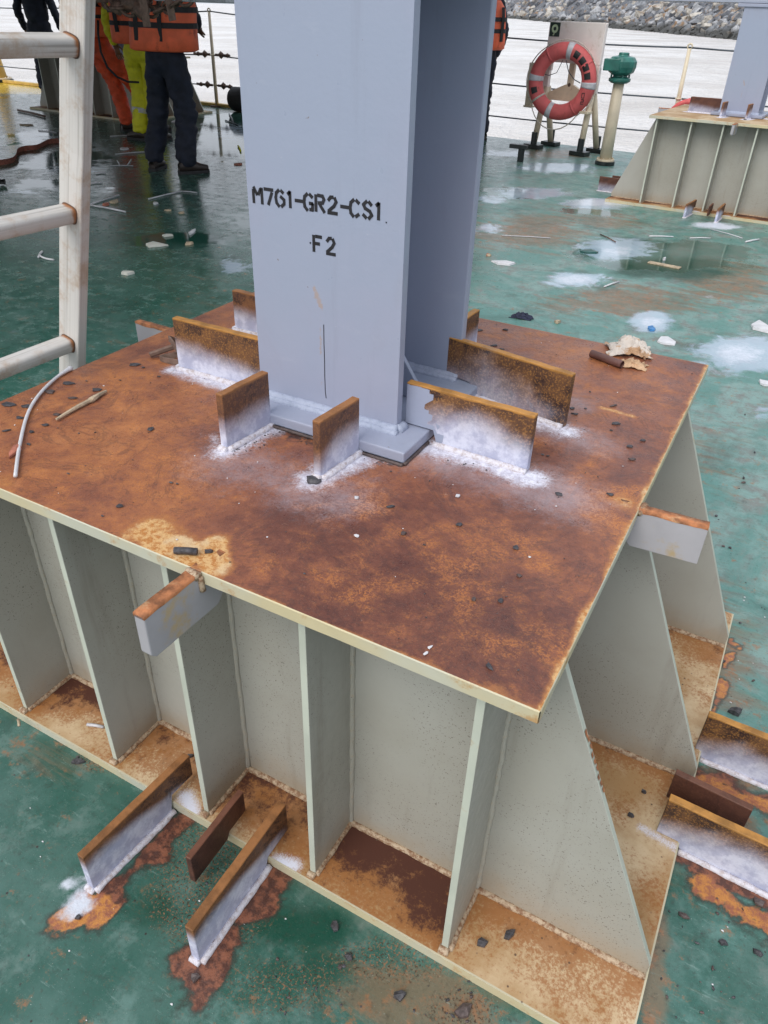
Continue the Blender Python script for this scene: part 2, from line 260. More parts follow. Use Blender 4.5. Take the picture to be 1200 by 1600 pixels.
# ------------------------------------------------------------------ mesh helpers
class MB:
    def __init__(s): s.v = []; s.f = []; s.mi = []; s.k = 0
    def add(s, vs, fs, mi=0):
        o = len(s.v); s.v += [tuple(v) for v in vs]; s.f += [tuple(i + o for i in f) for f in fs]; s.mi += [mi] * len(fs); return s
    def box(s, x0, y0, z0, x1, y1, z1, mi=0):
        v = [(x, y, z) for z in (z0, z1) for y in (y0, y1) for x in (x0, x1)]
        return s.add(v, [(0, 2, 3, 1), (4, 5, 7, 6), (0, 1, 5, 4), (2, 6, 7, 3), (0, 4, 6, 2), (1, 3, 7, 5)], mi)
    def rbox(s, c, ax, ay, az, mi=0):
        "box from a centre and three half-axis vectors"
        c = Vector(c); ax = Vector(ax); ay = Vector(ay); az = Vector(az)
        v = [c + ax * i + ay * j + az * k for k in (-1, 1) for j in (-1, 1) for i in (-1, 1)]
        return s.add(v, [(0, 2, 3, 1), (4, 5, 7, 6), (0, 1, 5, 4), (2, 6, 7, 3), (0, 4, 6, 2), (1, 3, 7, 5)], mi)
    def prism(s, poly, a, mi=0):
        "closed outline (3-D points in one plane) swept by vector a"
        n = len(poly); a = Vector(a); p = [Vector(q) for q in poly]; q = [x + a for x in p]
        nr = (p[1] - p[0]).cross(p[2] - p[1]); tot = Vector()
        for i in range(n): tot += p[i].cross(p[(i + 1) % n])
        fl = tot.dot(a) > 0
        A = list(range(n)); B = [n + i for i in A]
        S = [(i, (i + 1) % n, n + (i + 1) % n, n + i) for i in A]
        if fl: return s.add(p + q, [tuple(reversed(A)), tuple(B)] + S, mi)
        return s.add(p + q, [tuple(A), tuple(reversed(B))] + [tuple(reversed(t)) for t in S], mi)
    def tube(s, pts, r, n=8, mi=0, flat=None, closed=False, cap=True):
        P = [Vector(p) for p in pts]; R_ = r if isinstance(r, (list, tuple)) else [r] * len(P); rings = []; vs = []; up = None
        for i, p in enumerate(P):
            d = (P[(i + 1) % len(P)] - P[i - 1]) if closed else (P[min(i + 1, len(P) - 1)] - P[max(i - 1, 0)])
            d.normalize()
            if up is None: up = d.orthogonal().normalized() if flat is None else Vector(flat)
            a = (up - d * up.dot(d)).normalized(); b = d.cross(a); up = a
            for k in range(n):
                t = 2 * pi * k / n; vs.append(p + (a * cos(t) + b * sin(t)) * R_[i])
        m = len(P); fs = []
        for i in range(m if closed else m - 1):
            for k in range(n):
                j = (i + 1) % m; fs.append((i * n + k, i * n + (k + 1) % n, j * n + (k + 1) % n, j * n + k))
        if not closed and cap: fs += [tuple(reversed(range(n))), tuple((m - 1) * n + k for k in range(n))]
        return s.add(vs, fs, mi)
    def ribbon(s, pts, w, t, side=(0, 0, 1)):
        "flat strap along points; side = width direction"
        P = [Vector(p) for p in pts]; vs = []; sd_ = Vector(side).normalized()
        for i, p in enumerate(P):
            d = (P[min(i + 1, len(P) - 1)] - P[max(i - 1, 0)]).normalized(); a = (sd_ - d * sd_.dot(d)).normalized(); b = d.cross(a)
            vs += [p + a * w / 2 + b * t / 2, p - a * w / 2 + b * t / 2, p - a * w / 2 - b * t / 2, p + a * w / 2 - b * t / 2]
        fs = [(0, 1, 2, 3), tuple(4 * (len(P) - 1) + k for k in (3, 2, 1, 0))]
        for i in range(len(P) - 1):
            for k in range(4): fs.append((4 * i + k, 4 * i + 4 + k, 4 * i + 4 + (k + 1) % 4, 4 * i + (k + 1) % 4))
        return s.add(vs, fs)
    def lathe(s, prof, c=(0, 0, 0), n=20, mi=0, ex=(1, 0, 0), ey=(0, 1, 0), ez=(0, 0, 1), sx=1, sy=1):
        ex, ey, ez, c = Vector(ex), Vector(ey), Vector(ez), Vector(c); vs = []
        for r, z in prof:
            for k in range(n): t = 2 * pi * k / n; vs.append(c + ex * (r * cos(t) * sx) + ey * (r * sin(t) * sy) + ez * z)
        fs = [tuple(reversed(range(n))), tuple((len(prof) - 1) * n + k for k in range(n))]
        for i in range(len(prof) - 1):
            for k in range(n): fs.append((i * n + k, i * n + (k + 1) % n, (i + 1) * n + (k + 1) % n, (i + 1) * n + k))
        return s.add(vs, fs, mi)
    def blob(s, c, r, seed=0, amp=.3, sub=2, sc=(1, 1, 1), rot=0, fr=1.6, mi=0, flat0=False):
        bm = bmesh.new(); bmesh.ops.create_icosphere(bm, subdivisions=sub, radius=1)
        vs = []
        for v in bm.verts:
            d = 1 + amp * 2 * mn.noise(v.co * fr + Vector((seed * 7.3, seed * 3.1, seed)))
            q = v.co * d; q = Vector((q.x * sc[0], q.y * sc[1], q.z * sc[2])) * r
            q.rotate(Matrix.Rotation(rot, 3, 'Z'))
            if flat0 and q.z < 0: q.z *= .15
            vs.append(Vector(c) + q)
        fs = [tuple(v.index for v in f.verts) for f in bm.faces]; bm.free(); return s.add(vs, fs, mi)
    def grid(s, o, a, b, na, nb, mi=0):
        o, a, b = Vector(o), Vector(a), Vector(b)
        vs = [o + a * (i / na) + b * (j / nb) for j in range(nb + 1) for i in range(na + 1)]
        fs = [(j * (na + 1) + i, j * (na + 1) + i + 1, (j + 1) * (na + 1) + i + 1, (j + 1) * (na + 1) + i) for j in range(nb) for i in range(na)]
        return s.add(vs, fs, mi)
def obj(name, mb, mat, parent=None, smooth=False, bevel=0, attrs=None, seg=2):
    me = bpy.data.meshes.new(name); me.from_pydata(mb.v, [], mb.f)
    for m in (mat if isinstance(mat, (list, tuple)) else [mat]): me.materials.append(MAT[m] if isinstance(m, str) else m)
    if any(mb.mi): me.polygons.foreach_set('material_index', mb.mi)
    if smooth: me.polygons.foreach_set('use_smooth', [True] * len(mb.f))
    if attrs:
        co = np.array(mb.v)
        for k, fn in attrs.items():
            a = me.attributes.new(k, 'FLOAT', 'POINT'); a.data.foreach_set('value', np.asarray(fn(co), dtype=np.float32))
    me.update(); o = bpy.data.objects.new(name, me); COL.objects.link(o)
    if parent: o.parent = parent
    if bevel:
        b = o.modifiers.new('bevel', 'BEVEL'); b.width = bevel; b.segments = seg; b.limit_method = 'ANGLE'; b.angle_limit = radians(40)
    return o
def tag(o, label=None, cat=None, group=None, kind=None):
    for k, v in (('label', label), ('category', cat), ('group', group), ('kind', kind)):
        if v: o[k] = v
    return o
def thing(name, loc, label, cat, group=None, rz=0):
    o = bpy.data.objects.new(name, None); COL.objects.link(o); o.empty_display_size = .1
    o.location = loc; o.rotation_euler = (0, 0, rz); return tag(o, label, cat, group)
def copy_tree(o, parent=None, skip=()):
    c = o.copy(); COL.objects.link(c); c.parent = parent
    for ch in o.children:
        if not any(ch.name.startswith(s) for s in skip): copy_tree(ch, c, skip)
    return c
def segd(co, a, b):
    "distance of points (x,y) to a segment"
    a = np.array(a[:2]); b = np.array(b[:2]); p = co[:, :2] - a; d = b - a; t = np.clip((p @ d) / max(d @ d, 1e-9), 0, 1)
    return np.linalg.norm(p - t[:, None] * d, axis=1)
def soft(d, r0, r1): return np.clip((r1 - d) / (r1 - r0), 0, 1)
def weld(p0, p1, r, name, parent, mat='weld', seed=0, n=None):
    "a lumpy fillet of weld metal along a joint"
    p0, p1 = Vector(p0), Vector(p1)
    if parent.name.startswith('steel_support'): p0 = p0 - C0; p1 = p1 - C0
    L = (p1 - p0).length; n = n or max(4, int(L / .008)); pts = []; rs = []
    for i in range(n + 1):
        t = i / n; q = p0.lerp(p1, t); j = mn.noise(q * 60 + Vector((seed, 0, 0))); k = mn.noise(q * 160 + Vector((0, seed, 3)))
        pts.append(q + Vector((mn.noise(q * 35), mn.noise(q * 35 + Vector((5, 5, 5))), 0)) * r * .25); rs.append(r * (1 + .22 * j + .14 * k))
    m = MB().tube(pts, rs, 8); return obj(name, m, mat, parent, True)
# ------------------------------------------------------------------ main numbers of a support (metres, local frame of the photo's own support)
H, T, B = .6668, .0205, .0217
LX, WY = 1.131, 1.1305
BX, BY0, BY1 = .2291, .009, 1.1514
RT = .0119
HX, HY = -LX / 2, WY / 2
C0 = Vector((HX, HY, 0))
def lv(x, y, z=0): return Vector((x, y, z)) - C0
class LMB(MB):
    "mesh builder whose points are given in the photo support's frame"
    def add(s, vs, fs, mi=0): return MB.add(s, [Vector(v) - C0 for v in vs], fs, mi)
# ================================================================== setting
def build_deck():
    xs = np.unique(np.concatenate([np.arange(-24, -4, .10), np.arange(-4, -1.9, .05), np.arange(-1.9, .7, .0125), np.arange(.7, 3, .05), np.arange(3, 14.1, .5)]))
    ys = np.unique(np.concatenate([np.arange(-6, -.7, .3), np.arange(-.7, 1.5, .0125), np.arange(1.5, 4, .035), np.arange(4, 11.8, .06)]))
    X, Y = np.meshgrid(xs, ys); edge = 9.17 - .055 * (X + 3.7) - .0055 * np.clip(-(X + 3.7), 0, 99) ** 1 * 1.0
    Yc = np.minimum(Y, edge)
    co = np.stack([X.ravel(), Yc.ravel(), np.zeros(X.size)], 1)
    nx, ny = len(xs), len(ys)
    keep = []
    for j in range(ny - 1):
        for i in range(nx - 1):
            if Y[j, i] < edge[0, i] + 1e-6: keep.append((j * nx + i, j * nx + i + 1, (j + 1) * nx + i + 1, (j + 1) * nx + i))
    m = MB(); m.v = [tuple(c) for c in co]; m.f = keep; m.mi = [0] * len(keep)
    P = lambda lst: [(at(x, y), at(x + a, y), at(x, y + b)) for x, y, a, b in lst]
    def ell(lst):
        def f(c):
            r = np.zeros(len(c))
            for x, y, a, b, s in lst:
                c0 = at(x, y); u = at(x + a, y) - c0; v = (at(x, y + b) - at(x, y - b)) / 2
                Mx = np.array([[u.x, v.x], [u.y, v.y]]); q = np.linalg.solve(Mx, (c[:, :2] - np.array([c0.x, c0.y])).T)
                d = np.hypot(q[0], q[1]); r = np.maximum(r, s * np.clip(1.6 - d, 0, 1.2))
            return r
        return f
    wet = ell([(880, 205, 150, 14, .62), (800, 300, 60, 10, .6), (360, 225, 50, 22, .8), (350, 190, 60, 14, .7), (60, 215, 70, 16, .5), (110, 250, 90, 22, .55), (60, 290, 60, 18, .45), (370, 350, 40, 18, .5), (360, 395, 50, 16, .4),
               (920, 330, 60, 14, .5), (940, 395, 40, 10, .8), (1050, 400, 130, 22, .75), (1015, 505, 30, 12, .8), (280, 375, 70, 12, .8), (190, 300, 60, 14, .4), (500, 200, 300, 18, .6), (20, 150, 50, 10, .3), (1160, 640, 40, 10, .2)])
    white = ell([(1155, 553, 48, 20, .62), (898, 437, 34, 9, .62), (1015, 503, 24, 10, .6), (935, 316, 48, 7, .75), (965, 392, 40, 10, .5), (820, 300, 60, 7, .40), (850, 262, 60, 6, .35), (1110, 352, 34, 5, .9), (365, 420, 30, 14, .4),
                 (1135, 355, 26, 4, .9), (105, 1385, 16, 10, .75), (1110, 465, 12, 5, .4), (760, 355, 14, 5, .5), (800, 225, 40, 5, .3), (1062, 1330, 6, 10, .9), (1095, 1182, 12, 8, .4)])
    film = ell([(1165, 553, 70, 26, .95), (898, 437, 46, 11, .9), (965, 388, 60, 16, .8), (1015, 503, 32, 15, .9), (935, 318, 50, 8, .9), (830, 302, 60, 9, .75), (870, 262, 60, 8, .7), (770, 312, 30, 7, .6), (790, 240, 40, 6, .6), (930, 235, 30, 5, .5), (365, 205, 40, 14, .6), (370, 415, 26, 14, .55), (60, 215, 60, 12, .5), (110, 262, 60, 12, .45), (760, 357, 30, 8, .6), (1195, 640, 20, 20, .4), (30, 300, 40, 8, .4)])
    dark = ell([(230, 1510, 120, 60, .35), (470, 1450, 110, 50, .75), (220, 1420, 90, 50, .55), (480, 1510, 120, 50, .6), (1050, 420, 120, 22, .7), (1000, 380, 160, 16, .5), (300, 372, 55, 9, .9), (250, 305, 60, 6, .6), (200, 450, 200, 70, .35), (1010, 560, 20, 10, .5), (880, 495, 20, 8, .3)])
    brown = ell([(980, 470, 110, 20, .8), (1140, 440, 80, 30, .7), (830, 360, 90, 25, .7), (950, 345, 60, 15, .6), (860, 240, 60, 8, .7), (1010, 300, 30, 10, .4), (1080, 960, 60, 120, .35), (1120, 1030, 60, 60, .6), (120, 1180, 120, 40, .5), (840, 560, 60, 40, .2), (1100, 700, 60, 60, .3), (870, 350, 60, 25, .5), (1020, 1500, 22, 120, .9), (660, 1560, 140, 50, .7), (1120, 1220, 60, 20, .8), (1160, 1290, 30, 16, .8)])
    grit = ell([(330, 1400, 90, 80, .9), (330, 1300, 60, 60, .8), (620, 1500, 120, 40, .7), (720, 1580, 60, 40, .8), (450, 1540, 160, 60, .5), (160, 1190, 40, 16, .9), (1130, 1000, 60, 80, .3), (250, 1330, 60, 50, .5)])
    A0, A1 = (-.655, -.19), (-.64, .02); Cc0, Cc1 = (-.43, -.19), (-.42, .02)
    def wb(c, a, f):
        r = np.zeros(len(c)); k = np.where((c[:, 0] > -.85) & (c[:, 0] < .75) & (c[:, 1] > -.35) & (c[:, 1] < 1.2))[0]
        for i in k: r[i] = mn.noise(Vector((c[i, 0] * f, c[i, 1] * f, 1.7))) * a + mn.noise(Vector((c[i, 0] * f * 3, c[i, 1] * f * 3, 5))) * a * .45
        return r
    WBC = {}
    def segd(c, a, b):
        if len(c) not in WBC: WBC[len(c)] = wb(c, .035, 22)
        a = np.array(a[:2]); b = np.array(b[:2]); p = c[:, :2] - a; d = b - a; t = np.clip((p @ d) / max(d @ d, 1e-9), 0, 1)
        return np.maximum(0, np.linalg.norm(p - t[:, None] * d, axis=1) + WBC[len(c)])
    def char(c):
        r = 1.15 * soft(segd(c, (-.63, -.185), (-.612, .01)), .006, .035); r = np.maximum(r, 1.3 * soft(segd(c, (-.405, -.20), (-.39, .01)), .012, .042))
        r = np.maximum(r, 1.2 * soft(segd(c, (-.445, -.20), (-.41, -.21)), .005, .04))
        r = np.maximum(r, .95 * soft(segd(c, (.24, .40), (.6, .39)), .01, .04)); return np.maximum(r, .8 * soft(segd(c, (.23, .615), (.6, .61)), .01, .035))
    def orng(c):
        r = 1.2 * soft(segd(c, (-.645, -.222), (-.640, -.212)), .012, .045); r = np.maximum(r, 1.0 * soft(segd(c, (.26, .365), (.6, .34)), .004, .034))
        r = np.maximum(r, .9 * soft(segd(c, (.25, .605), (.6, .59)), .0, .03)); r = np.maximum(r, .85 * soft(segd(c, (.235, .70), (.245, 1.06)), .002, .014)); return r
    def white2(c): return np.maximum(white(c), 1.0 * soft(segd(c, (-.675, -.205), (-.655, -.205)), .004, .035))
    def yel(c): return soft(np.hypot((c[:, 0] + 13.2) / 2.6, (c[:, 1] - 9.2) / 1.3), .7, 1.0) * 1.1
    pale = lambda c: np.clip((c[:, 0] + 1.1 + .28 * c[:, 1]) / 1.0, 0, 1) * .85 * np.clip((c[:, 1] + .1) / .8, .45, 1) + ell([(1100, 750, 130, 200, .35), (900, 480, 200, 60, .3), (850, 300, 150, 60, .35)])(c)
    d = obj('deck', m, 'deck', None, False, 0, dict(wet=wet, white=white2, dark=dark, brown=brown, grit=grit, char=char, orange=orng, yellow=yel, pale=pale, film=film))
    tag(d, 'wet green painted steel deck with rust stains and puddles', None, None, 'structure')
    # the ship's side below the deck edge
    ex = np.linspace(-24, 14, 30); s = MB()
    vs = []
    for x in ex:
        e = 9.17 - .055 * (x + 3.7) - .0055 * max(0, -(x + 3.7)); vs += [(x, e, 0), (x, e, -2.2)]
    s.add(vs, [(2 * i, 2 * i + 1, 2 * i + 3, 2 * i + 2) for i in range(29)]); tag(obj('hull_side', s, simple('hull_paint', (.05, .06, .06), .5)), 'dark side of the ship below the deck edge', None, None, 'structure')
def edge_y(x): return 9.17 - .055 * (x + 3.7) - .0055 * max(0, -(x + 3.7))
build_deck()
# yellow foot bar along the left edge of the deck
m = MB()
for x0, x1 in ((-14.0, -6.0),): m.prism([(x0, edge_y(x0) - .12, .004), (x0, edge_y(x0) - .02, .004), (x0, edge_y(x0) - .02, .045), (x0, edge_y(x0) - .12, .045)], (x1 - x0, edge_y(x1) - edge_y(x0), 0))
tag(obj('edge_bar', m, 'yellowp', None, False, .004), 'low yellow foot bar along the far left edge of the deck', 'edge bar')
# water and the far bank
m = MB()
S1 = Vector((-16.0, 129.9, -1)); S2 = Vector((-160.8, 407.4, -1)); sd1 = (S2 - S1).normalized(); nrm = Vector((sd1.y, -sd1.x, 0)); 
if nrm.y < 0: nrm = -nrm
m.grid((-900, edge_y(0) - 12, -1.02), (1500, 0, 0), (0, 1500, 0), 4, 4)
tag(obj('water', m, 'water'), 'pale rippled river water beyond the guard rail', None, None, 'structure')
def build_bank():
    root = thing('rock_breakwater', S1.lerp(S2, .3) , 'long bank of piled grey armour rocks on the far side of the water', 'breakwater')
    base = root.location.copy(); rnd = random.Random(3)
    A = S1 - sd1 * 160; Bp = S2 + sd1 * 500; L = (Bp - A).length
    def pt(u, h): return A + sd1 * u + nrm * (h * 1.45) + Vector((0, 0, h))
    g = MB(); nu, nh = 90, 8; Ht = 15
    vs = [pt(L * i / nu, -1.5 + (Ht + 1.5) * j / nh) - base + Vector((0, 0, 0)) for j in range(nh + 1) for i in range(nu + 1)]
    top = [pt(L * i / nu, Ht) + nrm * 60 - base for i in range(nu + 1)]
    g.add(vs + top, [(j * (nu + 1) + i, j * (nu + 1) + i + 1, (j + 1) * (nu + 1) + i + 1, (j + 1) * (nu + 1) + i) for j in range(nh + 1) for i in range(nu)])
    obj('bank_core', g, ROCKM[2], root)
    protos = []
    for k in range(8):
        bm = MB().blob((0, 0, 0), 1, k + 1, .38, 1, (1.1, .8, .72), fr=.9)
        me_o = obj('rock', bm, ROCKM[k % 4]); protos.append(me_o.data); bpy.data.objects.remove(me_o)
    chosen = []; pn = nrm * -1 + Vector((0, 0, 1.45)); pn.normalize()
    y = -14.0
    while y < 84:
        x = 735 + rnd.uniform(0, 6)
        while x < 1195:
            px, py = x + rnd.uniform(-3, 3), y + rnd.uniform(-2, 2); q = CF + CR * ((px - 600) / FP) - CU * ((py - 800) / FP); t = (S1 - CAM).dot(pn) / q.dot(pn)
            if t > 0:
                P = CAM + q * t; h = P.z + 1
                if -.8 < h < 14: chosen.append(((755 < px < 1165) and py > -2, rnd.choice((.8, 1, 1.2, 1.5, 2.1)) * 4.6 * t / 1161, P, px, py))
            x += 8.2
        y += 5.6
    chosen.sort(key=lambda c: (not c[0], -c[1]))
    rest = MB()
    for i, (vis, size, P, px, py) in enumerate(chosen):
        rz, rx = rnd.uniform(0, 6.28), rnd.uniform(-.5, .5)
        if i < 290:
            o = bpy.data.objects.new('rock', protos[i % 8]); COL.objects.link(o); o.parent = root; o.location = P - base; o.rotation_euler = (rx, rnd.uniform(-.5, .5), rz); o.scale = (size * rnd.uniform(.8, 1.35), size * rnd.uniform(.8, 1.2), size)
        else:
            pm = protos[i % 8]; Mx = Matrix.Rotation(rz, 3, 'Z') @ Matrix.Rotation(rx, 3, 'X') * size
            rest.add([P - base + Mx @ v.co for v in pm.vertices], [tuple(f.vertices) for f in pm.polygons], i % 4)
    if rest.v: tag(obj('rock_pile', rest, ROCKM, root), None, None, None, 'stuff')
    print('rocks', len(chosen))
build_bank()
# ================================================================== support (pedestal)
ST = [  # stopper bars on the top plate: start, end, which side the photo shows (local frame)
    dict(k='a', p=(-.660, .276), q=(-.652, .392), h=.103), dict(k='b', p=(-.474, .281), q=(-.466, .389), h=.102),
    dict(k='c', p=(-.421, .492), q=(-.188, .485), h=.103), dict(k='d', p=(-.447, .722), q=(-.184, .673), h=.104),
    dict(k='e', p=(-.488, .800), q=(-.484, .944), h=.088), dict(k='e2', p=(-.640, .800), q=(-.636, .935), h=.10),
    dict(k='f', p=(-.957, .503), q=(-.712, .503), h=.108), dict(k='g', p=(-1.0, .744), q=(-.712, .744), h=.092)]
ST.append
def top_white(c):
    c = c + np.array(C0); r = np.zeros(len(c))
    for (a, b, r0, r1, s) in [((-.655, .268), (-.640, .385), .0, .064, 1.35), ((-.478, .272), (-.452, .372), .0, .070, 1.45), ((-.41, .470), (-.175, .464), -.002, .062, 1.5), ((-.38, .70), (-.17, .655), -.004, .055, 1.4),
                              ((-.965, .487), (-.76, .487), .0, .060, 1.4), ((-1.0, .73), (-.9, .73), .0, .04, 1.1), ((-.485, .95), (-.475, .87), .0, .04, 1.0), ((-.40, .385), (-.37, .45), .0, .03, .6), ((-.70, .30), (-.67, .28), .0, .05, .8)]:
        r = np.maximum(r, s * soft(segd(c, a, b), r0, r1) ** 1.2)
    return r
def top_haze(c):
    c = c + np.array(C0); r = np.zeros(len(c))
    for (a, b, r0, r1, s) in [((-.63, .25), (-.42, .25), .02, .12, .85), ((-.42, .46), (-.12, .44), .03, .12, .9), ((-.30, .66), (-.12, .64), .02, .09, .7), ((-.62, .21), (-.60, .19), 0, .09, .5), ((-.36, .70), (-.20, .78), .02, .10, .6), ((-.25, .80), (-.30, .86), 0, .12, .35)]:
        r = np.maximum(r, s * soft(segd(c, a, b), r0, r1))
    return r
def wob(c, f, a, s=0): return np.array([mn.noise(Vector((x * f + s, y * f, 0))) for x, y in c[:, :2]]) * a
def top_paint(c):
    w = wob(c, 14, .03) ; c = c + np.array(C0); r = np.zeros(len(c))
    for (a, b, r0, r1, s) in [((-.52, .015), (-.60, .02), .02, .055, 1.1), ((-.47, .02), (-.50, .06), .01, .035, 1.1), ((-1.131, 0), (-.90, 0), 0, .04, .75), ((-.131, .0), (0, .0), -.02, .012, .7), ((0, .45), (-.02, .47), .0, .035, .7)]:
        r = np.maximum(r, s * soft(segd(c, a, b) + w, r0, r1))
    r = np.maximum(r, .80 * soft(-c[:, 0] + w * .25, .001, .009)); r = np.maximum(r, .5 * soft(c[:, 1] + w * .3, .000, .004))
    r = np.maximum(r, .95 * soft(segd(c, (-.085, .785), (-.145, .79)) + w * .3, .0, .012)); r = np.maximum(r, .5 * soft(WY - c[:, 1], .0, .006)); return r
def top_orange(c):
    c = c + np.array(C0); r = np.zeros(len(c))
    for (x, y, rad, s) in [(-.36, .26, .14, .6), (-.16, .20, .16, .8), (-.05, .10, .10, .7), (-.75, .15, .2, .6), (-1.0, .35, .18, .7), (-.95, .5, .2, .5), (-.03, .40, .09, .9), (-.03, .49, .05, 1.6), (-.2, .58, .05, .9), (-.08, .9, .1, .4), (-.8, .05, .12, .7), (-.98, .44, .05, 1.2), (-.28, .08, .1, .5)]:
        r = np.maximum(r, s * soft(np.hypot(c[:, 0] - x, c[:, 1] - y), 0, rad))
    return r
def top_warm(c): c = c + np.array(C0); return np.maximum(np.clip((-c[:, 0] - .60) / .35, 0, 1) * np.clip(1.3 - abs(c[:, 1] - .3) * 1.2, .3, 1), .25 * soft(np.hypot(c[:, 0] + .1, c[:, 1] - .25), .02, .15))
def top_maroon(c): c = c + np.array(C0); return 1.0 * soft(segd(c, (-.42, .09), (-.10, .08)), .03, .17) + .45 * soft(segd(c, (-.35, .28), (-.15, .30)), .03, .15)
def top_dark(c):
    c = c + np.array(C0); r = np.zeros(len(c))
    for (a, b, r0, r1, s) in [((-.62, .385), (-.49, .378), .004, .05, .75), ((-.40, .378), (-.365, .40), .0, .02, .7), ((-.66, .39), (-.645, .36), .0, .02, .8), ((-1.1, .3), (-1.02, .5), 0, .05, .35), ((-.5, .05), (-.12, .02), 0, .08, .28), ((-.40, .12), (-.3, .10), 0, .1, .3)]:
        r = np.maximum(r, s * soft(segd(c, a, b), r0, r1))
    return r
def build_support():
    S = thing('steel_support', (C0.x, C0.y, 0), 'nearest grey green steel support with a rusty square top plate', 'steel support', 'grey green steel supports welded to the deck')
    # top plate: fine grid on top, plain edges
    m = LMB(); n = 190; m.grid((-LX, 0, H), (LX, 0, 0), (0, WY, 0), n, n, 0)
    z0 = H - T; e = .0
    def side(p, q, k):
        p, q = Vector(p), Vector(q); d = (q - p); o = Vector((d.y, -d.x, 0)).normalized()
        N_ = 60; vs = []
        for i in range(N_ + 1):
            a = p.lerp(q, i / N_); j = mn.noise(Vector((a.x * 25, a.y * 25, k))) * .0007
            vs += [Vector((a.x, a.y, H)), Vector((a.x, a.y, H - .0015)) + o * (.0012 + j), Vector((a.x, a.y, z0 + .001)) + o * (.0012 - j), Vector((a.x, a.y, z0))]
        m.add(vs, [(4 * i + r, 4 * i + r + 1, 4 * i + r + 5, 4 * i + r + 4) for i in range(N_) for r in range(3)], 1)
    side((-LX, 0, 0), (0, 0, 0), 1); side((0, 0, 0), (0, WY, 0), 2); side((0, WY, 0), (-LX, WY, 0), 3); side((-LX, WY, 0), (-LX, 0, 0), 4)
    m.add([(-LX, 0, z0), (0, 0, z0), (0, WY, z0), (-LX, WY, z0)], [(3, 2, 1, 0)], 1)
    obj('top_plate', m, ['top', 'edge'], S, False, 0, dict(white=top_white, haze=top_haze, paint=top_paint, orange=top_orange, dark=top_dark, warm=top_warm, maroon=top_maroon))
    # base plate
    m = LMB(); xa, xb = -LX - BX, BX; m.grid((xa, BY0, B), (xb - xa, 0, 0), (0, BY1 - BY0, 0), 260, 190, 0)
    for a, b in (((xa, BY0), (xb, BY0)), ((xb, BY0), (xb, BY1)), ((xb, BY1), (xa, BY1)), ((xa, BY1), (xa, BY0))):
        m.add([(a[0], a[1], 0.0005), (b[0], b[1], 0.0005), (b[0], b[1], B), (a[0], a[1], B)], [(0, 1, 2, 3)], 1)
    wy = .1462
    def rust(c):
        w = wob(c, 9, .5); w2 = wob(c, 30, .25, 5); c = c + np.array(C0); x, y = c[:, 0], c[:, 1]
        d = np.clip((y - BY0) / (wy - BY0), 0, 1.5)
        k = np.where((x > -.34) & (x < -.08), .45 + .65 * d, 0.); k = np.where((x <= -.34) & (x > -.58), .25 + .62 * d, k); k = np.where((x <= -.58) & (x > -.82), .55 * d + .22, k); k = np.where((x <= -.82), .80 * d ** 1.3 + .25, k)
        k = np.where((x >= -.08) & (x < .3), np.where(y < wy, .25 + .45 * d ** 2, .22), k)
        k = np.where((x > 0) & (y > wy), .30 + .3 * soft(np.minimum(abs(y - .56), abs(y - 1.0)), 0, .08) * (y < 1.02), k)
        return np.clip(k + w * .55 + w2 * .5, 0, 1.3)
    def wh(c):
        c = c + np.array(C0); r = 1.0 * soft(segd(c, (-.60, .012), (-.63, .03)), .0, .04)
        r = np.maximum(r, .95 * soft(segd(c, (-.40, .012), (-.37, .02)), .0, .035)); r = np.maximum(r, .75 * soft(segd(c, (.225, .40), (.16, .41)), .0, .03)); return np.maximum(r, .5 * soft(segd(c, (.225, .64), (.2, .63)), .0, .03))
    def edg(c): c = c + np.array(C0); return ((c[:, 1] < BY0 + .0045) | (c[:, 0] > BX - .004)).astype(float)
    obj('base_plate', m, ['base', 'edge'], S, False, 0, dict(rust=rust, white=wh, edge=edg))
    zt = H - T
    ry = .0237; xr = [-1.0792, -.8156, -.5798, -.3385, -.0803]
    # walls: one facing the photo, one far, and an end wall under each short edge
    m = LMB(); m.box(-LX + .0684, wy, B + .0003, -.0684, wy + .012, zt - .0003); obj('front_wall', m, 'wall', S)
    m = LMB(); m.box(-LX + .0684, WY - wy - .012, B + .0003, -.0684, WY - wy, zt - .0003); obj('back_wall', m, 'wall', S)
    for x in (xr[-1] - .005, -LX + .0733): m = LMB(); m.box(x, wy + .0125, B + .0004, x + .012, WY - wy - .0125, zt - .0004); obj('end_wall', m, 'wall', S)
    # ribs, each a plate with weld beads; open light is put into its edge colour
    for i, x in enumerate(xr):
        for y0, y1, fr in ((ry, wy - .0005, 1), (WY - wy + .0005, WY - ry, 0)):
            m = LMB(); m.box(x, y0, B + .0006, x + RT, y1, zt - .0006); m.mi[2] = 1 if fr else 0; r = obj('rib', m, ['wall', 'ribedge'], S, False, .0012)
            if fr:
                weld((x + RT + .001, wy - .001, zt), (x + RT + .001, wy - .001, B), .0055, 'weld_bead', S, 'weld', i)
                weld((x + RT + .001, ry, B + .001), (x + RT + .001, wy, B + .001), .0058, 'weld_bead', S, 'weldrust', i + 9)
                weld((x - .002, ry - .004, B + .001), (x + RT + .002, ry - .004, B + .001), .0072, 'weld_bead', S, 'weldrust', i + 19)
                weld((x - .001, wy - .001, zt), (x - .001, wy - .001, B), .0055, 'weld_bead', S, 'weld', i + 29)
    xs = [-LX + .02] + [v for v in xr] + [BX - .01]
    for i in range(len(xr)):
        x1 = xr[i + 1] if i + 1 < len(xr) else BX - .004
        weld((xr[i] + RT, wy - .002, B + .001), (x1, wy - .002, B + .001), .0064, 'weld_bead', S, 'weldrust', i + 40)
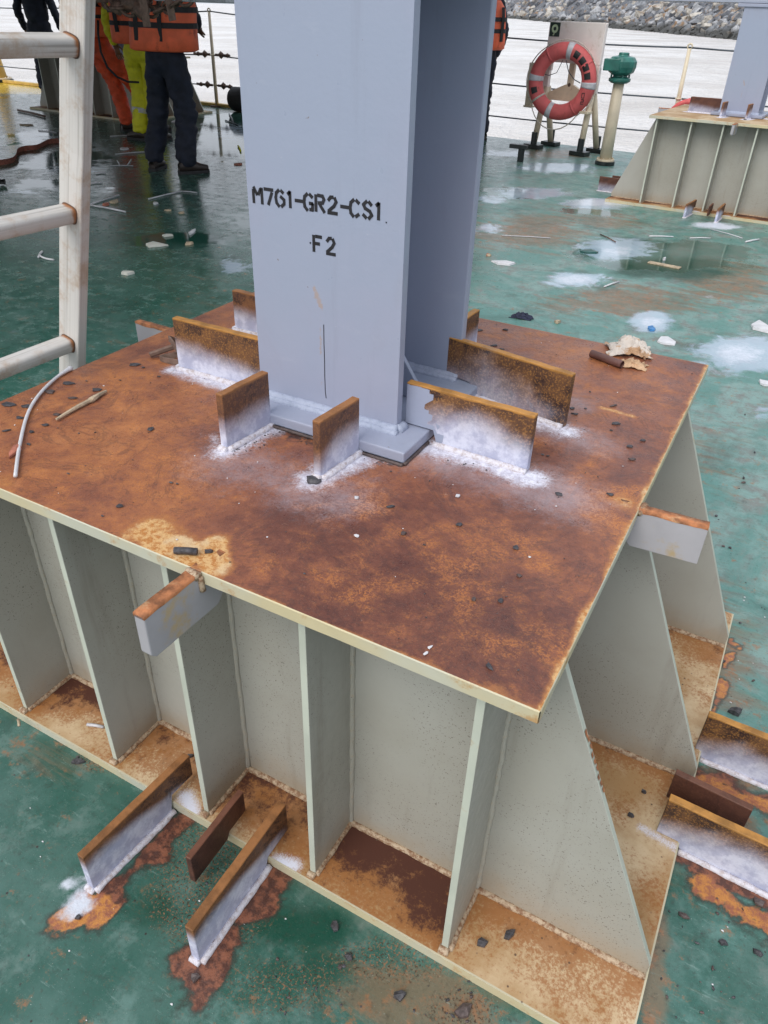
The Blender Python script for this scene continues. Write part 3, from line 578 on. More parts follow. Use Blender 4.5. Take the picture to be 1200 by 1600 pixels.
    weld((-1.33, wy - .002, B + .001), (xr[0], wy - .002, B + .001), .0064, 'weld_bead', S, 'weldrust', 55)
    # sloped gusset plates on both ends, open light put into their edge colour
    gt, gb, ns = -.0249, .2292, .0332
    for k, y in enumerate((wy, .5703, 1.0126)):
        xin = -.0682 if k in (0, 2) else -.0731
        for sg in (1, -1):
            def fx(x): return x if sg > 0 else -LX - x
            gg = gb - .004
            P = [(fx(xin), y, B + .0009), (fx(gg), y, B + .0009), (fx(gg), y, B + ns), (fx(gt), y, zt - .0009), (fx(xin), y, zt - .0009)] if xin < gt else [(fx(xin), y, B + .0009), (fx(gg), y, B + .0009), (fx(gg), y, B + ns), (fx(xin), y, zt - .03 - .0009)]
            if k in (0, 2): P = [(fx(xin), y, B + .0009), (fx(gg), y, B + .0009), (fx(gg), y, B + ns), (fx(gt), y, zt - .001), (fx(xin), y, zt - .001)]
            m = LMB(); m.prism(P, (0, .012, 0)); 
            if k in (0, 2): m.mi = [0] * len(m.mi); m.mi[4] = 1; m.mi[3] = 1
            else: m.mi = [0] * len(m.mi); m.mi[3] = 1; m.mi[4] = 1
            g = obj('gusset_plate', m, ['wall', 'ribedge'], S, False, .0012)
            if sg > 0:
                weld((xin if k != 1 else .0, y - .002, B + .001), (gg, y - .002, B + .001), .0064, 'weld_bead', S, 'weldrust', k + 60)
                if k == 0:
                    for (xa_, za), (xb_, zb) in (((.045, .535), (.05, .52)), ((.058, .50), (.088, .425))):
                        pass
    # lugs welded under the edges of the top plate
    def lug(p, q, z0, z1, t, seed, c=.018):
        p, q = Vector((*p, 0)), Vector((*q, 0)); d = (q - p).normalized(); o = Vector((-d.y, d.x, 0)) * t / 2
        P = [p + Vector((0, 0, z1)), q + Vector((0, 0, z1)), q + Vector((0, 0, z0 + .035)) * 1, q - d * .03 + Vector((0, 0, z0)), p + d * c * .45 + Vector((0, 0, z0)), p + Vector((0, 0, z0 + c * .5))]
        m = LMB(); m.prism([v - o for v in P], o * 2)
        def tp(c_): return (c_[:, 2] > z1 - .004) * 1.0
        g = obj('lug', m, ['barlug'], S, False, .002, dict(top=lambda c_: np.zeros(len(c_)), white=lambda c_: np.full(len(c_), .3), grey=lambda c_: np.zeros(len(c_))))
        m2 = LMB(); k = 14; vs = []
        for i in range(k + 1):
            a = p.lerp(q, i / k); 
            for sgn in (-1.06, 1.06): vs.append(a + o * sgn + Vector((0, 0, z1 + .0012 + .0012 * mn.noise(a * 80 + Vector((sgn, 0, 0))))))
        vs2 = [v - Vector((0, 0, .005 + .003 * abs(mn.noise(v * 50)))) for v in vs]
        nV = len(vs); fs = [(2 * i, 2 * i + 1, 2 * i + 3, 2 * i + 2) for i in range(k)] + [(2 * i, 2 * i + 2, nV + 2 * i + 2, nV + 2 * i) for i in range(k)] + [(2 * i + 3, 2 * i + 1, nV + 2 * i + 1, nV + 2 * i + 3) for i in range(k)] + [(1, 0, nV, nV + 1)]
        m2.add(vs + vs2, fs); obj('rusty_edge', m2, 'rustchip', g, True)
    MAT['rustchip'] = simple('rust_edge', (.34, .13, .05), .7, .5, 60, 0, .6, (.55, .34, .18), 40)
    lug((-.487, -.106), (-.484, .055), .590, H - .0015, .018, 1); lug((.104, .478), (-.03, .470), .596, H - .0015, .016, 2, .002); lug((-1.232, .660), (-1.11, .655), .600, H - .0015, .016, 3, .002)
    weld((-.496, -.006, H - .004), (-.475, -.008, H - .004), .006, 'weld_bead', S, 'weldrust', 3)
    weld((-.476, -.004, H - .006), (-.474, -.004, H - .03), .005, 'weld_bead', S, 'weldrust', 4)
    weld((.003, .462, H - .006), (.006, .485, H - .003), .006, 'weld_bead', S, 'weldrust', 5)
    return S
SUP = build_support()
# rust flaked stripe on the sloped edge of the front gusset
m = LMB()
gx = lambda z: -.0249 + (BX - .004 + .0249) * (H - T - .001 - z) / (H - T - .001 - B - .0332)
for k in range(9):
    z = .50 - k * .0125; h_ = .006 if k else .009; y = .1475 + (k % 3) * .002
    m.add([(gx(z) + .0013, y, z), (gx(z) + .0013, y + .007, z), (gx(z - h_ * 1.3) + .0013, y + .006, z - h_ * 1.3), (gx(z - h_ * 1.3) + .0013, y + .001, z - h_ * 1.3)], [(0, 3, 2, 1)])
obj('rust_chips', m, 'rustchip', SUP)
# ------------------------------------------------------------------ bars
def bar(name, p, q, h, z, t=.014, notch=None, kind='bar', zb=None, white='low', grey=None, seed=0, label='', cat='steel bar', group=None, beads='r', weldmat='weldwhite', tilt=0, res=.008):
    """upright flat bar from p to q; its lower edge is z, raised to zb beyond the notch point"""
    p, q = Vector((p[0], p[1], 0)), Vector((q[0], q[1], 0)); L = (q - p).length; d = (q - p) / L; o = Vector((-d.y, d.x, 0)) * t / 2
    root = thing(name, (p + q) / 2 + Vector((0, 0, z)), label, cat, group); base = root.location.copy()
    nu, nv = max(4, int(L / res)), max(4, int(h / res)); m = MB()
    def zz(u, v):
        lo = z if (notch is None or u <= notch[0] or u >= notch[1]) else zb
        zt_ = z + h + tilt * (u / L - .5) + .0012 * mn.noise(Vector((u * 30, seed, 1)))
        return lo + (zt_ - lo) * v
    def fc(side):
        vs = []
        for j in range(nv + 1):
            for i in range(nu + 1):
                u = L * i / nu; vs.append(p + d * u + o * side + Vector((0, 0, zz(u, j / nv))) - base)
        fs = [(j * (nu + 1) + i, j * (nu + 1) + i + 1, (j + 1) * (nu + 1) + i + 1, (j + 1) * (nu + 1) + i) for j in range(nv) for i in range(nu)]
        if side > 0: fs = [tuple(reversed(f)) for f in fs]
        m.add(vs, fs)
    fc(-1); fc(1); s = (nu + 1) * (nv + 1)
    fs = [(nv * (nu + 1) + i, nv * (nu + 1) + i + 1, s + nv * (nu + 1) + i + 1, s + nv * (nu + 1) + i) for i in range(nu)]
    fs += [(s + i, s + i + 1, i + 1, i) for i in range(nu)]
    fs += [(s + j * (nu + 1), j * (nu + 1), (j + 1) * (nu + 1), s + (j + 1) * (nu + 1)) for j in range(nv)] + [(j * (nu + 1) + nu, s + j * (nu + 1) + nu, s + (j + 1) * (nu + 1) + nu, (j + 1) * (nu + 1) + nu) for j in range(nv)]
    m.f += fs; m.mi += [0] * len(fs)
    def uv(c): c = c + np.array(base); u = (c[:, :2] - np.array(p)[:2]) @ np.array(d)[:2]; return u / L, (c[:, 2] - z) / h
    def fw(c):
        u, v = uv(c)
        if white == 'none': return np.zeros(len(c))
        if white == 'low': return np.clip(1.5 - v * 1.9, 0, 1.3)
        if white == 'mid': return np.clip(1.5 - abs(u - .55) * 1.1 - np.clip(v - .20, 0, 1) * 1.6, 0, 1.25)
        if white == 'left': return np.clip(1.75 - v * 2.3 - np.clip(u - .25, 0, 1) * .6, 0, 1.3)
        if white == 'near': return np.clip(1.40 - np.clip(v - .45, 0, 1) * 2.6 - np.clip(u - .40, 0, 1) * 2.1 * (.5 + v), 0, 1.2)
        if white == 'right': return np.clip(1.55 - v * 1.7 - np.clip(.30 - u, 0, 1) * 1.6, 0, 1.3)
        return np.clip(.85 - abs(u - .35) * .8 - np.clip(v - .2, 0, 1) * .7, 0, 1)
    def ft(c): u, v = uv(c); return np.clip((v - .93) * 14, 0, 1)
    def fg(c): return np.zeros(len(c)) if grey is None else grey(*uv(c))
    o_ = obj('bar', m, kind, root, False, .001, dict(white=fw, top=ft, grey=fg), 1)
    o_.name = 'flat_bar'
    for sgn in beads_sides[beads]:
        a = p + o * (1.35 * sgn); b = q + o * (1.35 * sgn); u0, u1 = (0, L)
        if notch: 
            if notch[0] <= 0: u0 = notch[1]
            else: u1 = notch[0]
        w0 = p + d * u0 + o * 1.5 * sgn; w1 = p + d * u1 + o * 1.5 * sgn; w0.z = w1.z = z + .001
        w0 -= base; w1 -= base; weld(w0, w1, .0064, 'weld_bead', root, weldmat, seed)
    e = p - d * .002; e.z = z + .001
    if beads != 'n': weld(e - o * 1.2 - base, e + o * 1.2 - base, .0062, 'weld_bead', root, weldmat, seed + 3)
    return root
beads_sides = {'r': (-1,), 'l': (1,), 'both': (-1, 1), 'n': ()}
GT = 'short upright steel stopper bars welded round the column foot'
def greyc(u, v):
    # overpaint from the column on the first part of the bar, ragged edge
    return 1.0 * ((u < .20 + .10 * (v < .35) + .04 * np.sin(v * 17)) & (v < .97)) + .0
STOP = {}
labs = dict(a='small rusty bar left of the stencilled column face, white at its foot', b='small rusty bar before the stencilled column face with a burnt hole at its foot',
            c='nearer long bar right of the column with ragged blue grey paint on its left end', d='farther long bar right of the column, mottled brown and dark',
            e='short upright bar with orange top behind the back right edge of the column', e2='upright bar mostly hidden behind the column', f='long yellow topped rusty bar left of the column, the nearer one, half sprayed white', g='dark rusty bar left of the column, by the back corner of the plate')
wht = dict(a='low', b='right', c='mid', d='faint', e='low', e2='low', f='left', g='left')
bds = dict(a='r', b='r', c='r', d='r', e='r', e2='r', f='r', g='r')
for s in ST:
    k = s['k']; zo = H + .0005; nt_ = None; zb_ = None
    if k in 'cd': nt_ = (-1, .060); zb_ = H + .026
    if k in 'fg': L_ = (Vector(s['q']) - Vector(s['p'])).length; nt_ = (L_ - .045, 9); zb_ = H + .026
    STOP[k] = bar('stopper_bar', s['p'], s['q'], s['h'], zo, .0145, nt_, 'barbr' if k in 'abg' else 'bar', zb_, wht[k], greyc if k == 'c' else None, ord(k[0]), labs[k], 'steel bar', GT, bds[k])
# burnt hole at the foot of the middle bar
m = MB(); p_ = Vector((-.4745, .2705, H))
m.blob((0, 0, .002), .0115, 4, .25, 2, (1.1, 1, .45)); hb = obj('burnt_weld', m, 'slag', STOP['b'], True); hb.location = p_ - STOP['b'].location
GD = 'upright steel stopper bars welded to the deck beside the near support'
DK = {}
DK['A'] = bar('deck_bar', (-.663, -.183), (-.648, .066), .100, .001, .0155, (.190, 9), 'barbr', B + .022, 'near', None, 31, 'rusty upright deck bar at lower left, its end in white spray and orange rust', 'steel bar', GD, 'r')
DK['C'] = bar('deck_bar', (-.425, -.184), (-.428, .072), .099, .001, .0165, (.190, 9), 'barbr', B + .002, 'near', None, 37, 'rusty upright deck bar nearest the camera with a charred weld along its foot', 'steel bar', GD, 'r')
DK['B'] = bar('deck_bar', (-.508, -.092), (-.512, .058), .072, .021, .012, (.098, 9), 'bardk', .036, 'none', None, 41, 'short dark brown bar between the two long deck bars at lower left', 'steel bar', GD, 'n')
DK['D'] = bar('deck_bar', (.186, .424), (.46, .412), .120, .001, .016, (-1, .046), 'bar', B + .001, 'mid', None, 43, 'nearest of three bars at the right edge, orange topped, reaching over the base plate', 'steel bar', GD, 'r')
DK['D2'] = bar('deck_bar', (.186, .500), (.326, .489), .072, .034, .014, None, 'bardk', None, 'none', None, 47, 'short dark brown bar in the middle of the three at the right edge', 'steel bar', GD, 'n')
DK['D3'] = bar('deck_bar', (.216, .662), (.47, .655), .125, .001, .016, (-1, .016), 'bar', B + .001, 'right', None, 53, 'farthest of three bars at the right edge, orange topped, beside the second gusset', 'steel bar', GD, 'r')
# ================================================================== column
TXT = {  # stencil strokes on a 4 x 6 cell grid
 'M': [[(0, 0), (0, 6)], [(.9, 5.6), (1.9, 3.2)], [(2.3, 3.2), (3.2, 5.9)], [(4, 0), (4, 6)]][:0] + [[(0, 0), (0, 5.0)], [(.3, 6), (1.7, 3.2)], [(2.3, 3.4), (3.4, 5.6)], [(3.9, 0), (3.9, 6)]],
 '7': [[(0, 5.8), (3.9, 5.8)], [(3.4, 4.7), (1.6, 0)]],
 '6': [[(1.4, 6), (.3, 4.9), (0, 3), (.3, 1.1), (1.3, 0)], [(2.4, 6), (3.4, 5.2)], [(2.3, 3.6), (3.7, 2.6), (3.7, 1.1), (2.5, 0)]],
 '1': [[(.3, 5.0), (1.3, 5.9)], [(1.3, 6), (1.3, 0)]],
 '-': [[(.3, 3), (3.4, 3)]],
 'G': [[(1.4, 6), (.3, 4.9), (0, 3), (.3, 1.1), (1.3, 0)], [(2.4, 6), (3.6, 5)], [(2.3, 2.6), (3.7, 2.6)], [(3.7, 2.4), (3.6, .3), (2.6, .3)]],
 'R': [[(0, 0), (0, 6)], [(1, 6), (2.9, 5.9), (3.5, 4.7), (2.9, 3.4), (1.2, 3.2)], [(1.7, 2.6), (3.6, 0)]],
 '2': [[(.3, 4.8), (1.2, 5.9), (2.1, 6)], [(2.9, 5.7), (3.5, 4.4), (2.6, 2.8), (.4, .8)], [(0, .1), (3.9, .1)]],
 'C': [[(1.4, 6), (.3, 4.9), (0, 3), (.3, 1.1), (1.3, 0)], [(2.4, 6), (3.6, 5)], [(2.3, 0), (3.6, 1)]],
 'S': [[(3.5, 4.9), (2.4, 6)], [(1.5, 6), (.3, 4.8), (1.0, 3.5), (2.9, 2.6), (3.7, 1.3), (2.6, 0)], [(1.5, 0), (.2, 1.1)]],
 'F': [[(0, 0), (0, 6)], [(1, 5.8), (3.6, 5.8)], [(.8, 3.1), (2.6, 3.1)]]}
def build_column(stencil=True, ztop=1.380):
    c = Vector((-.565, .593, H)); C = thing('steel_column', c, 'near blue grey steel column with black stencilled code on its broad face', 'steel column', 'blue grey steel columns on the supports')
    def lb(): m = MB(); add = m.add; m.add = lambda vs, fs, mi=0: add([Vector(v) - c for v in vs], fs, mi); return m
    zb = H + .0235
    m = lb(); m.box(-.757, .389, H + .0035, -.373, .797, zb); obj('base_plate', m, 'col', C, False, .003, None, 3)
    m = lb(); m.box(-.755, .391, H + .0006, -.375, .795, H + .003); obj('shim_plate', m, 'slag', C)
    yf, yb, t = .451, .735, .020
    def flange(y0, y1, nm, grid):
        m = lb()
        if grid: m.grid((-.7095, y0, zb + .0005), (.289, 0, 0), (0, 0, ztop - zb), 60, 180); m.box(-.7095, y0 + .0002, zb + .0005, -.4205, y1, ztop)
        else: m.box(-.7095, y0, zb + .0005, -.4205, y1, ztop)
        def st(co):
            co = co + np.array(c); r = np.zeros(len(co)); P = np.stack([co[:, 0], co[:, 2]], 1)
            for a, b, r1, s in (((-.584, .912), (-.572, .885), .014, 1.1), ((-.572, .885), (-.574, .80), .007, .95), ((-.574, .75), (-.575, .74), .008, .8), ((-.62, .895), (-.61, .893), .006, .6), ((-.52, 1.22), (-.5, 1.22), .01, .4)):
                r = np.maximum(r, s * soft(segd(P, a, b), 0, r1))
            return r * (co[:, 1] < yf + .001)
        return obj(nm, m, 'col', C, False, .0025, dict(stain=st), 2)
    flange(yf, yf + t, 'front_flange', True); flange(yb - t, yb, 'back_flange', False)
    m = lb(); m.box(-.572, yf + t + .0004, zb + .0006, -.558, yb - t - .0004, ztop - .0005); obj('web', m, 'col', C)
    m = lb(); m.box(-.76, .44, ztop + .0005, -.37, .75, ztop + .022); obj('cap_plate', m, 'col', C, False, .003)
    # small triangular stiffener in the recess
    m = lb(); m.prism([(-.5575, .582, zb + .001), (-.428, .582, zb + .001), (-.5575, .582, zb + .19)], (0, .010, 0)); obj('gusset_plate', m, 'col', C, False, .0015)
    sx = lambda a, b, r, mt='weldblue', sd_=0: weld(Vector(a) - c, Vector(b) - c, r, 'weld_bead', C, mt, sd_)
    sx((-.712, yf - .001, zb + .002), (-.418, yf - .001, zb + .002), .0105); sx((-.712, yf - .010, zb), (-.414, yf - .010, zb), .0075, sd_=4)
    sx((-.419, yf, zb + .002), (-.419, yf + t, zb + .002), .010, sd_=7)
    sx((-.556, yb - t - .003, zb + .002), (-.42, yb - t - .003, zb + .002), .010, sd_=9); sx((-.556, yb - t - .014, zb + .001), (-.42, yb - t - .014, zb + .001), .007, sd_=11)
    sx((-.556, yf + t, zb), (-.556, yb - t, zb), .009, sd_=13); sx((-.555, yb - t - .001, zb), (-.555, yb - t - .001, ztop - .02), .006, sd_=15)
    sx((-.757, .386, H + .003), (-.373, .386, H + .002), .0030, 'slag2', 17); sx((-.3715, .389, H + .003), (-.3715, .48, H + .002), .0030, 'slag2', 19)
    if stencil:
        def word(s, x0, z0, cw, ch, pitch, sw, slant):
            x = x0; k = 0
            for chx in s:
                if chx != ' ':
                    m = lb(); yy = yf - .0006
                    for st in TXT[chx]:
                        pts = [Vector((x + a / 4 * cw, yy, z0 + b_ / 6 * ch + slant * (x - x0))) for a, b_ in st]
                        for j in range(len(pts) - 1):
                            a, b_ = pts[j], pts[j + 1]; d = (b_ - a).normalized(); nn = Vector((-d.z, 0, d.x)) * sw / 2; ext = d * sw * (.18 if len(pts) == 2 else .3)
                            zo = Vector((0, -.00006 * j, 0)); v = [a - ext - nn + zo, b_ + ext - nn + zo, b_ + ext + nn + zo, a - ext + nn + zo]; m.prism(v, (0, .0004, 0))
                    obj('stencil_letter', m, 'stencil', C)
                x += pitch * (.84 if chx in '-' else (.66 if chx == '1' else 1.03)); k += 1
        word('M761-GR2-CS1', -.6975, 1.0320, .0172, .0235, .0214, .0052, .018)
        word('F2', -.5830, .9720, .0165, .0245, .0235, .0052, 0)
        m = lb(); m.rbox((-.5895, yf - .0005, .984), (.0012, 0, 0), (0, .0003, 0), (0, 0, .0012)); m.rbox((-.452, yf - .0005, 1.034), (.0009, 0, 0), (0, .0003, 0), (0, 0, .0009))
        obj('ink_dots', m, 'stencil', C)
        m = lb(); prev = None
        pts = [(-.5668, .853), (-.5670, .82), (-.5664, .79), (-.5666, .76), (-.5660, .73), (-.5645, .717)]
        for j in range(len(pts) - 1):
            a = Vector((pts[j][0], yf - .0005, pts[j][1])); b_ = Vector((pts[j + 1][0], yf - .0005, pts[j + 1][1])); m.prism([a - Vector((.0007, 0, 0)), b_ - Vector((.0007, 0, 0)), b_ + Vector((.0007, 0, 0)), a + Vector((.0007, 0, 0))], (0, .0003, 0))
        obj('marker_line', m, 'stencil', C)
    return C
COLM = build_column()
# ================================================================== the same assembly twice more
def place(root, loc0, M4, label, group, nm=None, skip=(), sc=1.0):
    c = copy_tree(root, None, skip); p = M4 @ Vector(loc0); c.location = p; c.rotation_euler = (0, 0, M4.to_euler().z); c.scale = (sc, sc, 1); c['label'] = label
    if group: c['group'] = group
    return c
def assembly(anchor_local, anchor_world, ang, who, side, drop=(), sc=1.0):
    R4 = Matrix.Rotation(ang, 4, 'Z'); Tm = Matrix.Translation(Vector(anchor_world)) @ R4 @ Matrix.Diagonal((sc, sc, 1, 1)) @ Matrix.Translation(-Vector(anchor_local))
    s = place(SUP, SUP.location, Tm, who[0], None, skip=('rust_chips',), sc=sc); c = place(COLM, COLM.location, Tm, who[1], None, skip=('stencil', 'ink_dots', 'marker_line', 'shim'), sc=sc)
    for k, lab in who[2].items():
        src = STOP.get(k) or DK.get(k); place(src, src.location, Tm, lab, who[3])
    return Tm
T2 = assembly((-LX - BX, BY0, 0), (-1.451, 6.168, 0), radians(-3), ('far grey steel support at the right edge, ribbed side facing the camera', 'upper right blue grey steel column on the far right support',
    dict(a='left of two white footed bars, edge on, in front of the far right column', b='right of two white footed bars, edge on, in front of the far right column',
         f='dark flat bar with white foot left of the far right column', g='dark flat bar behind the nearer one left of the far right column',
         A='left of two white sprayed deck bars at the foot of the far right support', C='right of two white sprayed deck bars at the foot of the far right support', B='small dark bar between the white sprayed deck bars of the far right support'), 'stopper bars at the far right support'), None)
T3 = assembly((BX, BY0, 0), (-7.80, 7.20, 0), radians(-3), ('shaded dark grey steel support behind the ladder and the workers', 'shaded steel column behind the ladder and the workers', dict(), None), None, sc=1.28)
for o_ in list(COL.objects):
    if o_.name.startswith('top_plate') and o_.parent and o_.parent.location.y > 3:
        o_.material_slots[0].link = 'OBJECT'; o_.material_slots[0].material = MAT['base']
    if o_.name.startswith('flat_bar') and o_.parent and o_.parent.location.y > 3 and 'flat bar' in o_.parent.get('label', ''):
        o_.material_slots[0].link = 'OBJECT'; o_.material_slots[0].material = MAT['bardk']
# mirrored deck bars at the left foot of the far right support
def tr(Tm, x, y): v = Tm @ Vector((x, y, 0)); return (v.x, v.y)
bar('deck_bar', tr(T2, -1.56, .42), tr(T2, -1.31, .43), .12, .001, .016, (.20, 9), 'bardk', B + .001, 'low', None, 61, 'dark deck bar at the left foot of the far right support, nearer one', 'steel bar', 'stopper bars at the far right support', 'r', res=.02)
bar('deck_bar', tr(T2, -1.50, .60), tr(T2, -1.31, .60), .11, .001, .016, (.14, 9), 'bardk', B + .001, 'none', None, 62, 'dark deck bar at the left foot of the far right support, farther one', 'steel bar', 'stopper bars at the far right support', 'n', res=.02)
# ================================================================== module overhead (its beams rest on the columns)
MOD = thing('module_frame', (-6.4, 5.6, 1.40), 'steel module on the columns, only its girder underside shows at the top edge', 'steel module')
def gird(x0, y0, x1, y1, zb, h=.34, w_=.26):
    a = Vector((x0, y0, 0)); b = Vector((x1, y1, 0)); d = (b - a).normalized(); o = Vector((-d.y, d.x, 0)); L = (b - a).length; mid = (a + b) / 2 - MOD.location
    m = MB()
    for z, hh, ww in ((zb + .01, .01, w_ / 2), (zb + h - .01, .01, w_ / 2), (zb + h / 2, h / 2 - .0205, .008)):
        m.rbox(mid + Vector((0, 0, z)), d * L / 2, o * ww, Vector((0, 0, hh)))
    obj('girder', m, 'girder', MOD, False, .003)
gird(-.45, .593, -12.5, .643, 1.405, .34, .17)
v2 = T2 @ Vector((-.565, .593, 0)); v3 = T3 @ Vector((-.565, .593, 0))
gird(v2.x + 1.6, v2.y - .084, v2.x - 2.2, v2.y + .115, 1.405, .34)
m = MB(); m.box(-12.6 + 6.4, 1.3 - 5.6, .60, -2.7 + 6.4, 8.8 - 5.6, .64); obj('floor_plating', m, 'under', MOD)  # unseen dark floor, reach and height set to darken the left deck
for i in range(5): gird(-12.5 + i * 1.9, .75, -12.5 + i * 2.3, 8.7, 1.76, .235, .2)
# ================================================================== ladder
def build_ladder():
    p1 = Vector((-1.108, .499, 1.231)); p3 = Vector((-1.276, .491, .656)); ax = (p1 - p3).normalized()
    foot = p1 - ax * (p1.z / ax.z); foot.z = .002
    L = thing('metal_ladder', foot, 'white painted metal ladder leaning at the left edge of the photo', 'ladder')
    ry = Vector((.0, 1, 0)); ry = (ry - ax * ry.dot(ax)).normalized(); nx = ry.cross(ax).normalized()
    L.rotation_euler = Matrix((nx, ry, ax)).transposed().to_euler(); Lz = 2.75; w2, t2 = .0300, .0125
    for off in (.011, -.411):
        m = MB(); nseg = 60; vs = []
        for i in range(nseg + 1):
            z = Lz * i / nseg; dn = .004 * math.exp(-((z - 1.12) / .03) ** 2) if off > 0 else 0
            for sx_, sy_ in ((1, 1), (-1, 1), (-1, -1), (1, -1)): vs.append((w2 * sx_, off + t2 * sy_ + (dn if sy_ < 0 and sx_ > 0 else 0), z))
        m.add(vs, [tuple(reversed((4 * i + k, 4 * i + (k + 1) % 4, 4 * i + 4 + (k + 1) % 4, 4 * i + 4 + k))) for i in range(nseg) for k in range(4)] + [(0, 1, 2, 3), (4 * nseg + 3, 4 * nseg + 2, 4 * nseg + 1, 4 * nseg)])
        obj('stile', m, 'alu', L, False, .0035, dict(rust=lambda co: np.zeros(len(co))), 3)
        m = MB(); m.box(-.035, off - .018, -.001, .035, off + .018, .04); obj('rubber_foot', m, 'rubber', L, False, .004)
    h1 = (p1 - foot).length; k = -4
    while h1 + k * .3 < Lz - .05:
        hh = h1 + k * .3; k += 1
        if hh < .1: continue
        n = 20; sec = []
        for t in range(n):
            an = 2 * pi * t / n; sg = lambda v: 1 if v > 0 else -1
            sec.append((.0190 * abs(cos(an)) ** .55 * sg(cos(an)), .0165 * abs(sin(an)) ** .55 * sg(sin(an))))
        m = MB(); ns = 30; vs = []
        for i in range(ns + 1): vs += [(a, -.0016 - .3968 * i / ns, hh + b_) for a, b_ in sec]
        m.add(vs, [(n * i + t, n * i + (t + 1) % n, n * i + n + (t + 1) % n, n * i + n + t) for i in range(ns) for t in range(n)])
        r = obj('rung', m, 'rungp', L, True, 0, dict(rust=lambda co: 1.0 * soft(np.minimum(-co[:, 1], co[:, 1] + .40), .0, .022) + .20 * (co[:, 2] > hh)))
        m = MB(); m.tube([(a * 1.05, -.0022, hh + b_ * 1.05) for a, b_ in sec], .0013, 5, closed=True); obj('rung_seam', m, 'chain', r, True)
build_ladder()
